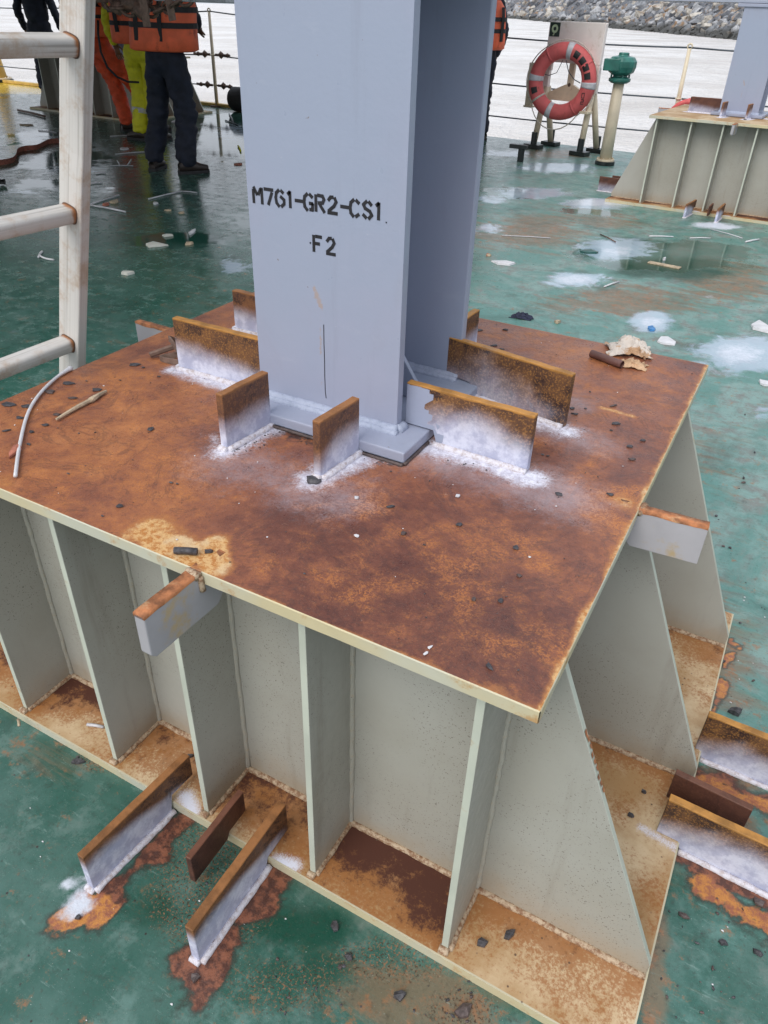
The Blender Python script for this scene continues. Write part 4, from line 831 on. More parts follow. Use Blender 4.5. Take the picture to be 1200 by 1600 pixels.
# ================================================================== life ring stand and its ring
def build_stand():
    c = Vector((-2.62, 8.60, 0)); yaw = atan2(8.406 - 8.581, -2.316 + 2.936)
    S = thing('lifebuoy_stand', c, 'cream metal stand with panel and pictogram sign that carries the life ring', 'stand', None, yaw)
    hw = .31
    for sx_ in (-1, 1):
        for y0, y1 in ((-.09, -.0), (.26, .03)):
            m = MB(); m.tube([(sx_ * hw, y0, .03), (sx_ * (hw - .015), y1, .62)], .034, 8); l = obj('leg', m, 'cream', S, True)
            m = MB(); m.lathe([(.037, .02), (.036, .17)], (sx_ * hw, y0, 0), 8); m.box(sx_ * hw - .10, y0 - .06, .002, sx_ * hw + .10, y0 + .06, .045); obj('foot', m, 'blackfoot', l, False, .004)
    for sx_ in (-1, 1): m = MB(); m.box(sx_ * hw - .035, -.02, .60, sx_ * hw + .035, .03, .84); obj('side_post', m, 'white', S, False, .004)
    m = MB(); m.box(-.345, -.022, .86, .345, .022, 1.235); m.box(-.345, -.020, .78, -.255, .02, .8595); m.box(.255, -.020, .78, .345, .02, .8595); obj('panel', m, 'white', S, False, .006)
    m = MB(); m.prism([(-.285, -.01, .50), (.285, -.01, .50), (.285, -.01, .56), (.05, -.01, .66), (-.05, -.01, .66), (-.285, -.01, .56)], (0, .04, 0)); obj('cross_bar', m, 'cream', S, False, .004)
    m = MB(); m.box(-.032, -.012, .64, .032, .03, .86); obj('upright', m, 'cream', S, False, .004); m = MB(); m.lathe([(.018, -.03), (.03, -.02), (.012, .0)], (.0, -.02, .66), 10, ex=(1, 0, 0), ey=(0, 0, 1), ez=(0, -1, 0)); obj('hook', m, 'chain', S, True)
    # sign: dark square with a pale ring
    m = MB(); m.box(-.330, -.0275, 1.095, -.205, -.0225, 1.222); sg = obj('sign', m, simple('sign_green', (.012, .03, .022), .4), S)
    m = MB(); n = 20; vs = []
    for k in range(n):
        t = 2 * pi * k / n; vs += [(-.267 + .040 * cos(t), -.0285, 1.165 + .040 * sin(t)), (-.267 + .018 * cos(t), -.0285, 1.165 + .018 * sin(t))]
    m.add(vs, [(2 * k, 2 * ((k + 1) % n), 2 * ((k + 1) % n) + 1, 2 * k + 1)[::-1] for k in range(n)]); m.add([(-.29, -.0285, 1.105), (-.27, -.0285, 1.103), (-.262, -.0285, 1.128), (-.272, -.0285, 1.128)], [(0, 1, 2, 3)])
    obj('ring_pictogram', m, simple('sign_pale', (.55, .68, .45), .5), sg)
    m = MB(); m.box(-.53, -.05, .42, -.455, .02, .84); m.box(-.545, -.055, .40, -.44, .03, .42); m.box(-.455, -.02, .60, -.345, .0, .64); obj('side_box', m, 'cream', S, False, .006)
    m = MB(); m.box(-.02, -.04, .93, .02, -.022, .965); m.box(-.006, -.05, .93, .006, -.04, .95); obj('clip', m, 'plastic', S, False, .003)
    for sx_ in (-1, 1): m = MB(); m.box(sx_ * .30 - .05, -.13, .50 if sx_ < 0 else .41, sx_ * .30 + .05, -.02, .525 if sx_ < 0 else .435); obj('bracket', m, 'cream', S, False, .004)
    # ring
    cz = .692; R0, r0 = .290, .078
    g = thing('life_ring', c + Vector((-.045, -.15, .33)), 'red life ring with four grey bands hanging on the cream stand', 'life ring', None, radians(2)); off = Vector((0, 0, cz - .33))
    m = MB(); pts = [off + Vector((R0 * cos(t), 0, R0 * sin(t))) for t in [2 * pi * k / 48 for k in range(48)]]
    m.tube(pts, r0, 16, closed=True, flat=(0, 1, 0)); obj('ring_body', m, 'ring', g, True)
    for a in (80, 175, 252, 357):
        m = MB(); pts = [off + Vector((R0 * cos(t), 0, R0 * sin(t))) for t in [radians(a - 5.5 + i * 2.75) for i in range(5)]]; m.tube(pts, r0 + .002, 16, flat=(0, 1, 0)); obj('reflective_band', m, 'tape', g, True)
    for a, w_ in ((62, 6), (45, 6), (30, 6), (14, 6), (198, 6)):
        m = MB(); rr_ = r0 + .0026; vs = []
        for i in range(4):
            th = radians(a - w_ + i * 2 * w_ / 3)
            for j in range(4):
                ph = radians(-62 + j * 16 + 38); rad = R0 + rr_ * sin(ph - radians(0)) ; vs.append(off + Vector((rad * cos(th), -rr_ * cos(ph), rad * sin(th))))
        m.add(vs, [(4 * i + j, 4 * i + j + 1, 4 * i + j + 5, 4 * i + j + 4) for i in range(3) for j in range(3)]); obj('worn_mark', m, 'black', g)
    for a in (338,):
        for t_, strokes in ((0, [[(0, 0), (0, 1), (.6, 1), (.6, 0), (0, 0)]]), (1, [[(0, 1), (.6, 1), (.6, .5), (0, .5), (0, 0), (.6, 0)]])):
            m = MB(); 
            for st in strokes:
                for (x0, z0), (x1, z1) in zip(st[:-1], st[1:]):
                    A_ = off + Vector((.265 + x0 * .045 - .01, -r0 - .001, -.13 - t_ * .06 + z0 * .045)); B_ = off + Vector((.265 + x1 * .045 - .01, -r0 - .001, -.13 - t_ * .06 + z1 * .045)); m.tube([A_, B_], .004, 4)
            obj('ring_number', m, 'black', g)
    m = MB()
    for k0 in range(4):
        a0, a1 = radians(k0 * 90 + 35), radians(k0 * 90 + 125); pts = []
        for i in range(11):
            t = i / 10; a = a0 + (a1 - a0) * t; rr_ = R0 + r0 + .008 + .05 * sin(pi * t) * (1.2 if k0 == 2 else .25); pts.append(off + Vector((rr_ * cos(a), -.02, rr_ * sin(a) - .03 * sin(pi * t) * (k0 == 2))))
        m.tube(pts, .006, 6)
    obj('grab_rope', m, 'rope', g, True)
    for a in (35, 125, 215, 305): m = MB(); a_ = radians(a); m.rbox(off + Vector(((R0 + .01) * cos(a_), -.0, (R0 + .01) * sin(a_))), Vector((cos(a_), 0, sin(a_))) * (r0 + .0), (0, r0 + .003, 0), Vector((-sin(a_), 0, cos(a_))) * .012) if False else m.tube([off + Vector((R0 * cos(t), 0, R0 * sin(t))) for t in (a_ - .035, a_, a_ + .035)], r0 + .004, 12, flat=(0, 1, 0)); obj('rope_cleat', m, 'rope' if a in (215,) else 'ring', g, True)
    m = MB(); m.tube([off + Vector((.02 + .0, -.03, .2)), off + Vector((.06, -.02, .10)), off + Vector((.13, -.01, .03)), off + Vector((.2, 0, .0))], .005, 6); m.tube([off + Vector((-.03, .03, .2)), off + Vector((-.08, .03, .08)), off + Vector((-.16, .03, .05)), off + Vector((-.22, .03, .06))], .004, 6); obj('hanging_cord', m, 'wire', g, True)
build_stand()
# vent pipes with green heads
def vent(loc, s, label, flare=1.0, mats=('cream',)):
    V = thing('vent_pipe', loc, label, 'vent pipe', 'cream vent pipes with green heads')
    r = .062 * s; h = .80 * s
    m = MB(); m.lathe([(r * 1.12 * flare, .02), (r * 1.02 * (1 + (flare - 1) * .4), h * .5), (r * .92, h)], n=20); obj('pipe', m, mats[0], V, True)
    m = MB(); m.lathe([(r * 1.75 * flare, .0), (r * 1.75 * flare, .035 * s), (r * 1.70 * flare, .04 * s)], n=20); obj('foot_flange', m, 'blackfoot', V, False, .003)
    m = MB(); m.lathe([(r * 1.6 * flare, .0405 * s), (r * 1.6 * flare, .06 * s)], n=20)
    for k in range(8): a = k * pi / 4; m.lathe([(.009 * s, .0605 * s), (.009 * s, .075 * s)], (r * 1.38 * flare * cos(a), r * 1.38 * flare * sin(a), 0), 6)
    obj('bolted_flange', m, 'cream' if s < 1.2 else 'yellowp', V, False, .002)
    m = MB(); m.lathe([(.085 * s, h), (.115 * s, h + .02 * s), (.115 * s, h + .045 * s), (.075 * s, h + .06 * s), (.075 * s, h + .075 * s)], n=18); obj('collar', m, 'green', V, True, .003)
    m = MB(); m.lathe([(.09 * s, h + .0755 * s), (.135 * s, h + .105 * s), (.150 * s, h + .15 * s), (.150 * s, h + .20 * s), (.12 * s, h + .24 * s), (.055 * s, h + .252 * s), (.055 * s, h + .28 * s)], n=14); obj('head', m, 'green', V, False, .008)
    m = MB(); m.box(-.16 * s, -.155 * s, h + .115 * s, .01 * s, -.08 * s, h + .225 * s); obj('float_box', m, 'green', V, False, .006)
    for k in range(4): m = MB(); a = k * pi / 2 + .5; m.lathe([(.010 * s, h + .045 * s), (.010 * s, h + .08 * s)], (.095 * s * cos(a), .095 * s * sin(a), 0), 6); obj('bolt', m, 'green', V)
    return V
vent((-1.951, 8.02, 0), .93, 'cream pipe with green valve head right of the life ring')
vent((-13.42, 9.62, 0), 1.12, 'yellow cream pipe with green head at the left edge beyond the ladder', 2.1, ('yellowp',))
m = MB(); m.lathe([(.035, 0), (.035, .12)], n=10); m.box(-.13, -.03, .1205, .06, .03, .16); tg = obj('mooring_pin', m, 'blackfoot', None, False, .004); tg.location = (-2.74, 7.62, 0); tag(tg, 'small black T shaped post on the deck left of the life ring stand', 'deck post')
# guard rail
def build_rail():
    R_ = thing('guard_rail', (-3.0, edge_y(-3), 0), 'guard rail of thin posts and three wire ropes along the deck edge', 'guard rail'); b = R_.location.copy()
    posts = [(-14.6, 1.14), (-11.3, 1.14), (-8.156, 1.18), (-4.9, 1.10), (-1.508, 1.035), (1.9, 1.08), (5.2, 1.1)]
    for i, (x, h) in enumerate(posts):
        e = Vector((x, edge_y(x) - .10, 0)) - b; m = MB(); m.lathe([(.026, .0), (.024, h * .55), (.019, h)], e, 10); P = obj('post', m, 'cream', R_, True)
        m = MB(); m.tube([e + Vector((.024 * cos(t), 0, h + .02 + .024 * sin(t))) for t in [2 * pi * k / 12 for k in range(12)]], .009, 6, closed=True); obj('eye_ring', m, 'cream', P, True)
        for hh in (h * .56, h * .24): m = MB(); m.tube([e + Vector((.03 * cos(t), .03 * sin(t), hh)) for t in [2 * pi * k / 10 for k in range(10)]], .009, 6, closed=True); obj('eye_ring', m, 'cream', P, True)
        m = MB(); m.lathe([(.10, .001), (.10, .02)], e, 12); obj('foot_plate', m, 'chain', P)
        if i:
            x0, h0 = posts[i - 1]; e0 = Vector((x0, edge_y(x0) - .10, 0)) - b
            for f0, f1, sag in (((h0 + .01), (h + .01), .035), (h0 * .56, h * .56, .02), (h0 * .24, h * .24, .02)):
                pts = [e0.lerp(e, k / 10) + Vector((0, 0, f0 + (f1 - f0) * k / 10 - sag * 4 * (k / 10) * (1 - k / 10))) for k in range(11)]
                m = MB(); m.tube(pts, .0085, 6); obj('wire_rope', m, 'wire', R_, True)
    for hh in (.28, .667):
        e = Vector((-8.156, edge_y(-8.156) - .10, 0)) - b
        for sgn, ln in ((-1, .30), (1, .26)):
            m = MB(); q = e + Vector((sgn * .05, 0, hh)); m.tube([q, q + Vector((sgn * ln, 0, 0))], [.018, .018], 6); m.blob(q + Vector((sgn * .10, 0, 0)), .045, 3, .2, 1); m.blob(q + Vector((sgn * .22, 0, 0)), .035, 5, .2, 1); obj('turnbuckle', m, 'chain', R_, True)
build_rail()
# red hose coil by the right post
m = MB(); cc = Vector((-1.33, 8.86, .40))
for k in range(4):
    m.tube([cc + Vector((.19 * cos(t) * 1.1, -.06 + .035 * k, .17 * sin(t))) for t in [2 * pi * j / 24 for j in range(24)]], .032, 8, closed=True)
m.tube([cc + Vector((0, 0, .17)), cc + Vector((.02, .03, .20))], .02, 6)
m.tube([cc + Vector((-.1, 0, -.17)), cc + Vector((-.12, 0, -.396))], .03, 8)
tag(obj('hose_coil', m, simple('red_hose', (.62, .10, .10), .5, .15), None, True), 'red hose coil at the foot of the right rail post', 'hose')
m = MB(); m.lathe([(.13, -.14), (.155, -.10), (.155, .10), (.13, .14)], (0, 0, .157), 18, ex=(0, 1, 0), ey=(0, 0, 1), ez=(1, 0, 0)); o = obj('rubber_roller', m, 'rubber', None, True, .004); o.location = (-7.52, 9.05, 0)
tag(o, 'short black rubber roller on the deck left of the near column', 'roller')
# ================================================================== people
def skin_mesh(name, V, E, R_, mat, parent, sub=2, root=0, disp=0, ell=None, seed=0):
    me = bpy.data.meshes.new(name); me.from_pydata(V, E, []); o = bpy.data.objects.new(name, me); COL.objects.link(o)
    o.modifiers.new('skin', 'SKIN'); sv = me.skin_vertices[0].data if me.skin_vertices else None
    if sv is None:
        bm = bmesh.new(); bm.from_mesh(me); bm.verts.layers.skin.verify(); bm.to_mesh(me); bm.free(); sv = me.skin_vertices[0].data
    for i, r in enumerate(R_): sv[i].radius = r if isinstance(r, tuple) else (r, r); sv[i].use_root = (i == root)
    s = o.modifiers.new('sub', 'SUBSURF'); s.levels = sub; s.render_levels = sub
    dg = bpy.context.evaluated_depsgraph_get(); me2 = bpy.data.meshes.new_from_object(o.evaluated_get(dg)); bpy.data.objects.remove(o)
    if disp:
        for v in me2.vertices:
            c = v.co; k = mn.noise(Vector((c.x * 9, c.y * 9, c.z * 16 + seed))) + .6 * mn.noise(Vector((c.x * 22, c.y * 22, c.z * 36 + seed))); v.co = c + v.normal * k * disp
    me2.materials.append(MAT[mat]); me2.polygons.foreach_set('use_smooth', [True] * len(me2.polygons))
    o = bpy.data.objects.new(name, me2); COL.objects.link(o); o.parent = parent; return o
def person(loc, yaw, label, legs, lean=(0, 0), trousers='navy', jacket='navy', vest='vest', hands=None, stripes=False, tall=1.0, helm='helmet', toes=(0, 0), bag=1.0, vw=1.0):
    """legs: (left ankle xy, left knee xy), (right ...); +y is forward"""
    P = thing('person', loc, label, 'person', None, yaw); s = tall
    lx, ly = lean; hip = Vector((0, 0, .92 * s)); ch = Vector((lx * .6, ly * .6, 1.25 * s)); nk = Vector((lx, ly, 1.46 * s)); hd = Vector((lx * 1.15, ly * 1.15 + .02, 1.60 * s))
    hands = hands or ((-.30, .12, .86), (.30, .12, .86))
    V = [hip, ch, nk, hd + Vector((0, -.01, -.02)), hd + Vector((0, -.01, .09)), hd + Vector((0, .09, -.02))]; E = [(0, 1), (1, 2), (2, 3), (3, 4), (3, 5)]; R_ = [(.13, .10), (.145, .10), (.055, .055), (.075, .088), (.055, .07), (.018, .018)]
    ankles = []
    for sg, (ank, kn) in zip((-1, 1), legs):
        h0 = Vector((sg * .09, 0, .86 * s)); k_ = Vector((kn[0], kn[1], .50 * s)); a_ = Vector((ank[0], ank[1], .09)); tz = toes[(sg + 1) // 2]; t_ = a_ + Vector((.14 * sin(tz), .14 * cos(tz), -.05))
        i = len(V); V += [h0, k_, a_, t_]; E += [(0, i), (i, i + 1), (i + 1, i + 2), (i + 2, i + 3)]; R_ += [.085, .058, .042, .035]; ankles.append((a_, k_, h0))
    arms = []
    for sg, hp in zip((-1, 1), hands):
        sh = Vector((lx * .9 + sg * .18, ly * .9, 1.40 * s)); hp = Vector(hp); el = (sh + hp) / 2 + Vector((sg * .06, -.07, -.02))
        i = len(V); V += [sh, el, hp]; E += [(1, i) if False else (2, i), (i, i + 1), (i + 1, i + 2)]; R_ += [.055, .04, .028]; d = (hp - el).normalized(); arms.append((sh, el, hp))
        pm = hp + d * .08; V.append(pm); E.append((i + 2, i + 3)); R_.append((.036, .016)); sd_ = d.cross(Vector((0, 1, 0))).normalized() if abs(d.y) < .9 else Vector((1, 0, 0))
        for f in range(4):
            b0 = pm + sd_ * (f - 1.5) * .02 + d * .02; j = len(V); ln = (.030, .036, .034, .026)[f]; V += [b0, b0 + d * ln + Vector((0, .008, 0)), b0 + d * ln * 1.7 + Vector((0, .024, 0))]; E += [(i + 3, j), (j, j + 1), (j + 1, j + 2)]; R_ += [.0095, .009, .008]
        j = len(V); V += [hp + d * .03 + sd_ * .035 + Vector((0, .012, 0)), hp + d * .07 + sd_ * .052 + Vector((0, .03, 0))]; E += [(i + 2, j), (j, j + 1)]; R_ += [.011, .009]
    skin_mesh('body', V, E, R_, 'skin', P, 2)
    for sx_ in (-1, 1): m = MB(); m.blob(hd + Vector((sx_ * .030, .078, .012)), .010, 1, 0, 1); obj('eye', m, 'black', P, True)
    for sx_ in (-1, 1): m = MB(); m.blob(hd + Vector((sx_ * .082, -.005, -.005)), .028, 1, .1, 1, (.35, .7, 1.1)); obj('ear', m, 'skin', P, True)
    # trousers: one closed garment from waist to cuffs
    V = [Vector((lx * .1, ly * .1, 1.06 * s)), Vector((0, 0, .93 * s))]; E = [(0, 1)]; R_ = [(.165, .12), (.17, .125)]
    for a_, k_, h0 in ankles:
        i = len(V); mid = (h0 + k_) / 2; lo = (k_ + a_) / 2; V += [h0 - Vector((0, 0, .04)), mid, k_, lo, a_ + Vector((0, -.005, .05)), a_ + Vector((0, -.01, -.03))]; E += [(1, i)] + [(i + q, i + q + 1) for q in range(5)]; R_ += [(.118 * bag, .12 * bag), .112 * bag, .102 * bag, .098 * bag, .096 * bag, .090 * bag]
    skin_mesh('trousers', V, E, R_, trousers, P, 3, 1, .020, seed=loc[0])
    for a_, k_, h0 in ankles:
        m = MB(); lo = k_.lerp(a_, .42); d = (a_ - k_).normalized()
        if stripes: m.tube([lo, lo + d * .05], .098, 14); obj('reflective_stripe', m, 'tape', P, True)
    for sg, (a_, k_, h0) in zip((-1, 1), ankles):
        m = MB(); t = a_.copy(); n = 12; rows = []
        for yy, w_, hh, z0 in ((-.085, .030, .07, .0), (-.06, .043, .10, 0), (0, .045, .11, 0), (.06, .043, .085, 0), (.11, .048, .065, 0), (.155, .046, .055, 0), (.185, .030, .045, 0)):
            rows.append([Vector((t.x + w_ * cos(q), t.y + yy, .018 + hh * .5 + hh * .5 * sin(q))) for q in [2 * pi * k / n for k in range(n)]])
        vs = [v for r in rows for v in r]; m.add(vs, [(i * n + k, i * n + (k + 1) % n, (i + 1) * n + (k + 1) % n, (i + 1) * n + k) for i in range(6) for k in range(n)] + [tuple(range(n)), tuple(6 * n + k for k in reversed(range(n)))])
        Rz = Matrix.Rotation(-toes[(sg + 1) // 2], 3, 'Z'); pv = Vector((a_.x, a_.y, 0)); m.v = [tuple(pv + Rz @ (Vector(v) - pv)) for v in m.v]
        bt = obj('boot', m, 'boot', P, True)
        m = MB(); vs = []
        out = [(-.09, .03), (-.07, .046), (.0, .046), (.07, .048), (.13, .052), (.175, .045), (.195, .02)]
        poly = [(t.x + w_, t.y + yy, .001) for yy, w_ in out] + [(t.x - w_, t.y + yy, .001) for yy, w_ in reversed(out)]; poly = [tuple(pv + Rz @ (Vector(v) - pv)) for v in poly]; m.prism(poly, (0, 0, .026)); obj('sole', m, 'rubber', bt)
    # jacket with sleeves
    V = [Vector((lx * .12, ly * .12, .90 * s)), ch, Vector((lx * .9, ly * .9, 1.41 * s))]; E = [(0, 1), (1, 2)]; R_ = [(.185, .14), (.20, .145), (.10, .085)]
    for sh, el, hp in arms: i = len(V); V += [sh, (sh + el) / 2, el, (el + hp) / 2, hp]; E += [(2, i)] + [(i + q, i + q + 1) for q in range(4)]; R_ += [.078, .068, .062, .058, .048]
    skin_mesh('jacket', V, E, R_, jacket, P, 3, 1, .014, seed=loc[1])
    if vest:
        m = MB(); n = 28; rows = []
        prof = [(z_, a_0 * vw, b_0 * (vw * .5 + .5)) for z_, a_0, b_0 in [(.945, .235, .175), (.96, .265, .20), (1.05, .262, .205), (1.15, .252, .20), (1.25, .245, .195), (1.34, .23, .18), (1.42, .17, .13), (1.45, .12, .10)]]
        for z, a, b_ in prof:
            f = min(1, max(0, (z - .92) / .54)); row = []
            for k in range(n):
                t = 2 * pi * k / n; e_ = .8; cx_ = (abs(cos(t)) ** e_) * (1 if cos(t) > 0 else -1); sy_ = (abs(sin(t)) ** e_) * (1 if sin(t) > 0 else -1)
                pf = 1 + .03 * mn.noise(Vector((cos(t) * 2, sin(t) * 2, z * 6 + loc[0]))); row.append(Vector((lx * f + a * cx_ * pf, ly * f + b_ * sy_ * pf, z * s)))
            rows.append(row)
        m.add([v for r in rows for v in r], [(i * n + k, i * n + (k + 1) % n, (i + 1) * n + (k + 1) % n, (i + 1) * n + k) for i in range(len(rows) - 1) for k in range(n)] + [tuple(reversed(range(n)))])
        v = obj('life_vest', m, vest, P, True)
        for z in (1.13, 1.24):
            m = MB(); f = (z - .92) / .54; pts = [Vector((lx * f + (.260 * vw * (abs(cos(t)) ** .8) * (1 if cos(t) > 0 else -1)), ly * f + .209 * (vw * .5 + .5) * (abs(sin(t)) ** .8) * (1 if sin(t) > 0 else -1), z * s)) for t in [2 * pi * k / 28 for k in range(28)]]
            vs = []
            for p_ in pts: vs += [p_ * 1.0 + Vector((0, 0, .02)), p_ + Vector((0, 0, -.02))]
            m.add(vs, [(2 * k, 2 * k + 1, 2 * ((k + 1) % 28) + 1, 2 * ((k + 1) % 28)) for k in range(28)]); obj('strap', m, 'strap', v)
        for xx in (-.13, .10):
            for sy_ in (-1, 1):
                m = MB(); m.ribbon([(lx * .35 + xx, ly * .35 + sy_ * .212, 1.02), (lx * .5 + xx, ly * .5 + sy_ * .213, 1.14), (lx * .7 + xx, ly * .7 + sy_ * .212, 1.26), (lx * .8 + xx, ly * .8 + sy_ * .197, 1.34)], .04, .004, (1, 0, 0)); obj('strap', m, 'strap', v)
    m = MB(); m.lathe([(.118, .0), (.115, .03), (.10, .08), (.065, .115), (.02, .128)], hd + Vector((0, -.01, .05)), 20, sy=1.15); m.lathe([(.135, .0), (.118, .012)], hd + Vector((0, .02, .045)), 20, sy=1.2); obj('helmet', m, helm, P, True)
    return P
def standing(lw, rw, yaw, shift=(0, 0)):
    "pelvis between the two feet (moved by shift); feet in the person's own frame"
    c = (Vector(lw) + Vector(rw)) / 2 + Vector(shift); R2 = Matrix.Rotation(-yaw, 2); f = lambda p: tuple(R2 @ (Vector(p) - c)); return (c.x, c.y, 0), f(lw), f(rw)
# navy worker: weight on both feet, seen from behind
y1 = radians(8); loc, l1, r1 = standing((-5.31, 4.95), (-4.965, 5.00), y1, (.045, .03))
person(loc, y1, 'worker in paint spattered navy trousers and orange life vest, seen from behind', ((l1, (l1[0] + .075, l1[1] + .05)), (r1, (r1[0] + .005, r1[1] + .05))), (.03, .05), 'navy', 'navy', 'vest', ((-.16, .34, 1.10), (.12, .36, 1.12)), toes=(radians(-15), radians(38)), bag=.98, vw=1.10)
y3 = radians(25); loc, l3, r3 = standing((-6.66, 6.18), (-6.46, 6.24), y3, (.02, 0))
person(loc, y3, 'worker in yellow trousers with grey band holding a cable, behind the navy worker', ((l3, (l3[0] + .04, l3[1] + .06)), (r3, (r3[0] - .03, r3[1] + .06))), (-.05, .06), 'yellow', 'yellow', 'vest', ((-.30, .10, .90), (.30, .20, 1.0)), True, .97, toes=(radians(-70), radians(20)))
y2 = radians(-20); loc, l2, r2 = standing((-7.28, 6.60), (-6.98, 6.74), y2, (-.34, -.18))
person(loc, y2, 'worker in orange overalls and life vest leaning beside the dark support', ((l2, (l2[0] * .45 - .03, l2[1] * .5 + .05)), (r2, (r2[0] * .5 + .03, r2[1] * .5 + .08))), (-.20, -.02), 'orange', 'orange', 'vest', ((-.22, .30, 1.12), (.22, .34, 1.15)), bag=.92)
yaw4 = radians(60)
P4L = (-3.74, 8.72, 0)
person(P4L, yaw4, 'worker in orange life vest mostly hidden behind the near column, by the rail', (((-.10, 0), (-.10, .03)), ((.10, 0), (.10, .03))), (0, 0), 'navy', 'navy', 'vest', None, False, .99)
yaw5 = radians(20)
person((-11.05, 8.75, 0), yaw5, 'worker in dark navy coat behind the dark support, seen past the ladder', (((-.10, 0), (-.10, .03)), ((.10, 0), (.10, .03))), (0, 0), 'navy', 'navy', None, None, False, 1.02)
# cable held by the yellow worker
m = MB(); a = at(205, 80, .92); pts = [Vector((-6.35, 5.85, z)) + Vector((dx, dx * .4, 0)) for dx, z in ((-.25, 1.12), (-.27, 1.0), (-.27, .85), (-.23, .72), (-.15, .64), (-.05, .60), (.06, .60))]
m.tube(pts, .011, 6); tag(obj('cable', m, 'rubber', None, True), 'black cable loop hanging from the hand of the worker in yellow', 'cable')
# ================================================================== chain and straps hanging at the top left
def chain_thing():
    C = thing('chain_hoist', (-3.62, 3.3, 1.25), 'rusty chain and lashing gear hanging across the upper left of the view', 'lashing chain'); c = C.location.copy(); rnd = random.Random(5)
    def link(p, d, r=.03, t=.009, up=(0, 0, 1)):
        d = Vector(d).normalized(); u = Vector(up); u = (u - d * u.dot(d)).normalized(); m = MB()
        m.tube([Vector(p) - c + d * (r * 1.5 * cos(a)) + u * (r * .85 * sin(a)) for a in [2 * pi * k / 14 for k in range(14)]], t, 6, closed=True); return m
    path = []
    for i in range(15):
        t = i / 14; path.append(Vector((-4.15 + 1.05 * t, 3.3 + .02 * sin(i), 1.345 - .11 * sin(pi * min(1, t * 1.05)) + .012 * (i % 2))))
    for i in range(len(path) - 1):
        d = path[i + 1] - path[i]; up = (0, 0, 1) if i % 2 else (0, 1, .1); obj('chain_link', link((path[i] + path[i + 1]) / 2, d, .032, .0095, up), 'chain', C, True)
    for i in range(10): t = i / 9; p = Vector((-4.08 + .55 * t, 3.36, 1.31 - .05 * sin(pi * t) + .02 * (i % 2))); obj('chain_link', link(p, (1, .2 * (-1) ** i, .3 * (-1) ** i), .03, .009, (0, (i % 2), 1)), 'chain', C, True)
    m = MB(); m.lathe([(.03, -.09), (.045, -.07), (.045, .07), (.03, .09)], (-.08, .02, .03), 12, ex=(0, 1, 0), ey=(0, 0, 1), ez=(1, 0, 0)); m.blob((-.02, 0, .0), .05, 3, .25, 2); m.blob((-.20, .0, .01), .045, 6, .25, 2); obj('hoist_body', m, 'chain', C, True, 0)
    m = MB(); m.ribbon([(.02, -.03, .14), (.03, -.03, .02), (.035, -.03, -.08)], .055, .006, (1, 0, 0)); obj('webbing_strap', m, 'brownstrap', C)
    m = MB(); m.ribbon([(.20, -.03, .14), (.225, -.03, .03), (.235, -.03, -.045)], .05, .006, (1, 0, 0)); obj('webbing_strap', m, 'brownstrap', C)
    m = MB(); m.box(.10, -.02, .045, .62, .06, .075); obj('spreader_bar', m, 'grey', C, False, .006)
    for x in (-.50, .48): m = MB(); m.tube([(x, 0, .10), (x, 0, .90)], .01, 6); obj('hanger', m, 'chain', C, True)
chain_thing()
# ================================================================== loose things on the top plate
def on(px, py, z=H): return at(px, py, z)
zt = H + .001
def path_px(L_, z): return [at(x, y, z) for x, y in L_]
def smooth_path(P, n=6):
    out = []
    for i in range(len(P) - 1):
        p0, p1, p2, p3 = P[max(0, i - 1)], P[i], P[i + 1], P[min(len(P) - 1, i + 2)]
        for k in range(n):
            t = k / n; out.append(.5 * ((2 * p1) + (p2 - p0) * t + (2 * p0 - 5 * p1 + 4 * p2 - p3) * t * t + (3 * p1 - p0 - 3 * p2 + p3) * t ** 3))
    return out + [P[-1]]
def loose(name, m, mat, label, cat, group=None, smooth=False, bevel=0, attrs=None):
    co = np.array(m.v); c = Vector((co[:, 0].mean(), co[:, 1].mean(), co[:, 2].min())); m.v = [tuple(Vector(v) - c) for v in m.v]
    o = obj(name, m, mat, None, smooth, bevel, attrs); o.location = c; return tag(o, label, cat, group)
m = MB(); P = smooth_path(path_px([(24, 744), (30, 700), (42, 650), (60, 618), (88, 590), (111, 575)], zt + .004)); m.tube(P, [.0031] * (len(P) - 5) + [.0034, .0038, .0042, .0052, .0052], 8)
loose('bent_rod', m, 'plastic', 'thin white bent rod lying on the left corner of the rusty top plate', 'rod', None, True)
m = MB(); P = path_px([(88, 655), (105, 645), (122, 635), (138, 627), (144, 624), (156, 616), (166, 611)], zt + .004); m.tube(P, [.0022, .0034, .004, .0042, .006, .004, .0028], 7); m.tube([P[4], P[4] + Vector((.006, -.004, .004))], .002, 5)
loose('twig', m, 'wood', 'dry pale twig on the left part of the rusty top plate', 'twig')
def shard(name, px, py, lx_, ly_, ang, mat, label, cat, group=None, z=H, h=.004, seed=0):
    "a flat irregular flake: half sizes in metres"
    r = random.Random(seed * 13 + int(px)); n = 5 + (seed % 2); c = at(px, py, z + h * .6); m = MB(); P = []
    for k in range(n):
        t = 2 * pi * k / n + r.uniform(-.25, .25); q = Vector((lx_ * cos(t) * r.uniform(.6, 1.2), ly_ * sin(t) * r.uniform(.6, 1.25), 0)); q.rotate(Matrix.Rotation(ang, 3, 'Z')); P.append(q)
    vs = [Vector((c.x, c.y, z + .0012)) + q for q in P] + [Vector((c.x, c.y, z + .0012 + h * r.uniform(.5, 1.2))) + q * .95 for q in P] + [Vector((c.x, c.y, z + .001 + h * 1.1)) + P[0] * .3]
    fs = [tuple(reversed(range(n)))] + [(k, (k + 1) % n, n + (k + 1) % n, n + k) for k in range(n)] + [(n + k, n + (k + 1) % n, 2 * n) for k in range(n)]
    m.add(vs, fs); return loose(name, m, mat, label, cat, group)
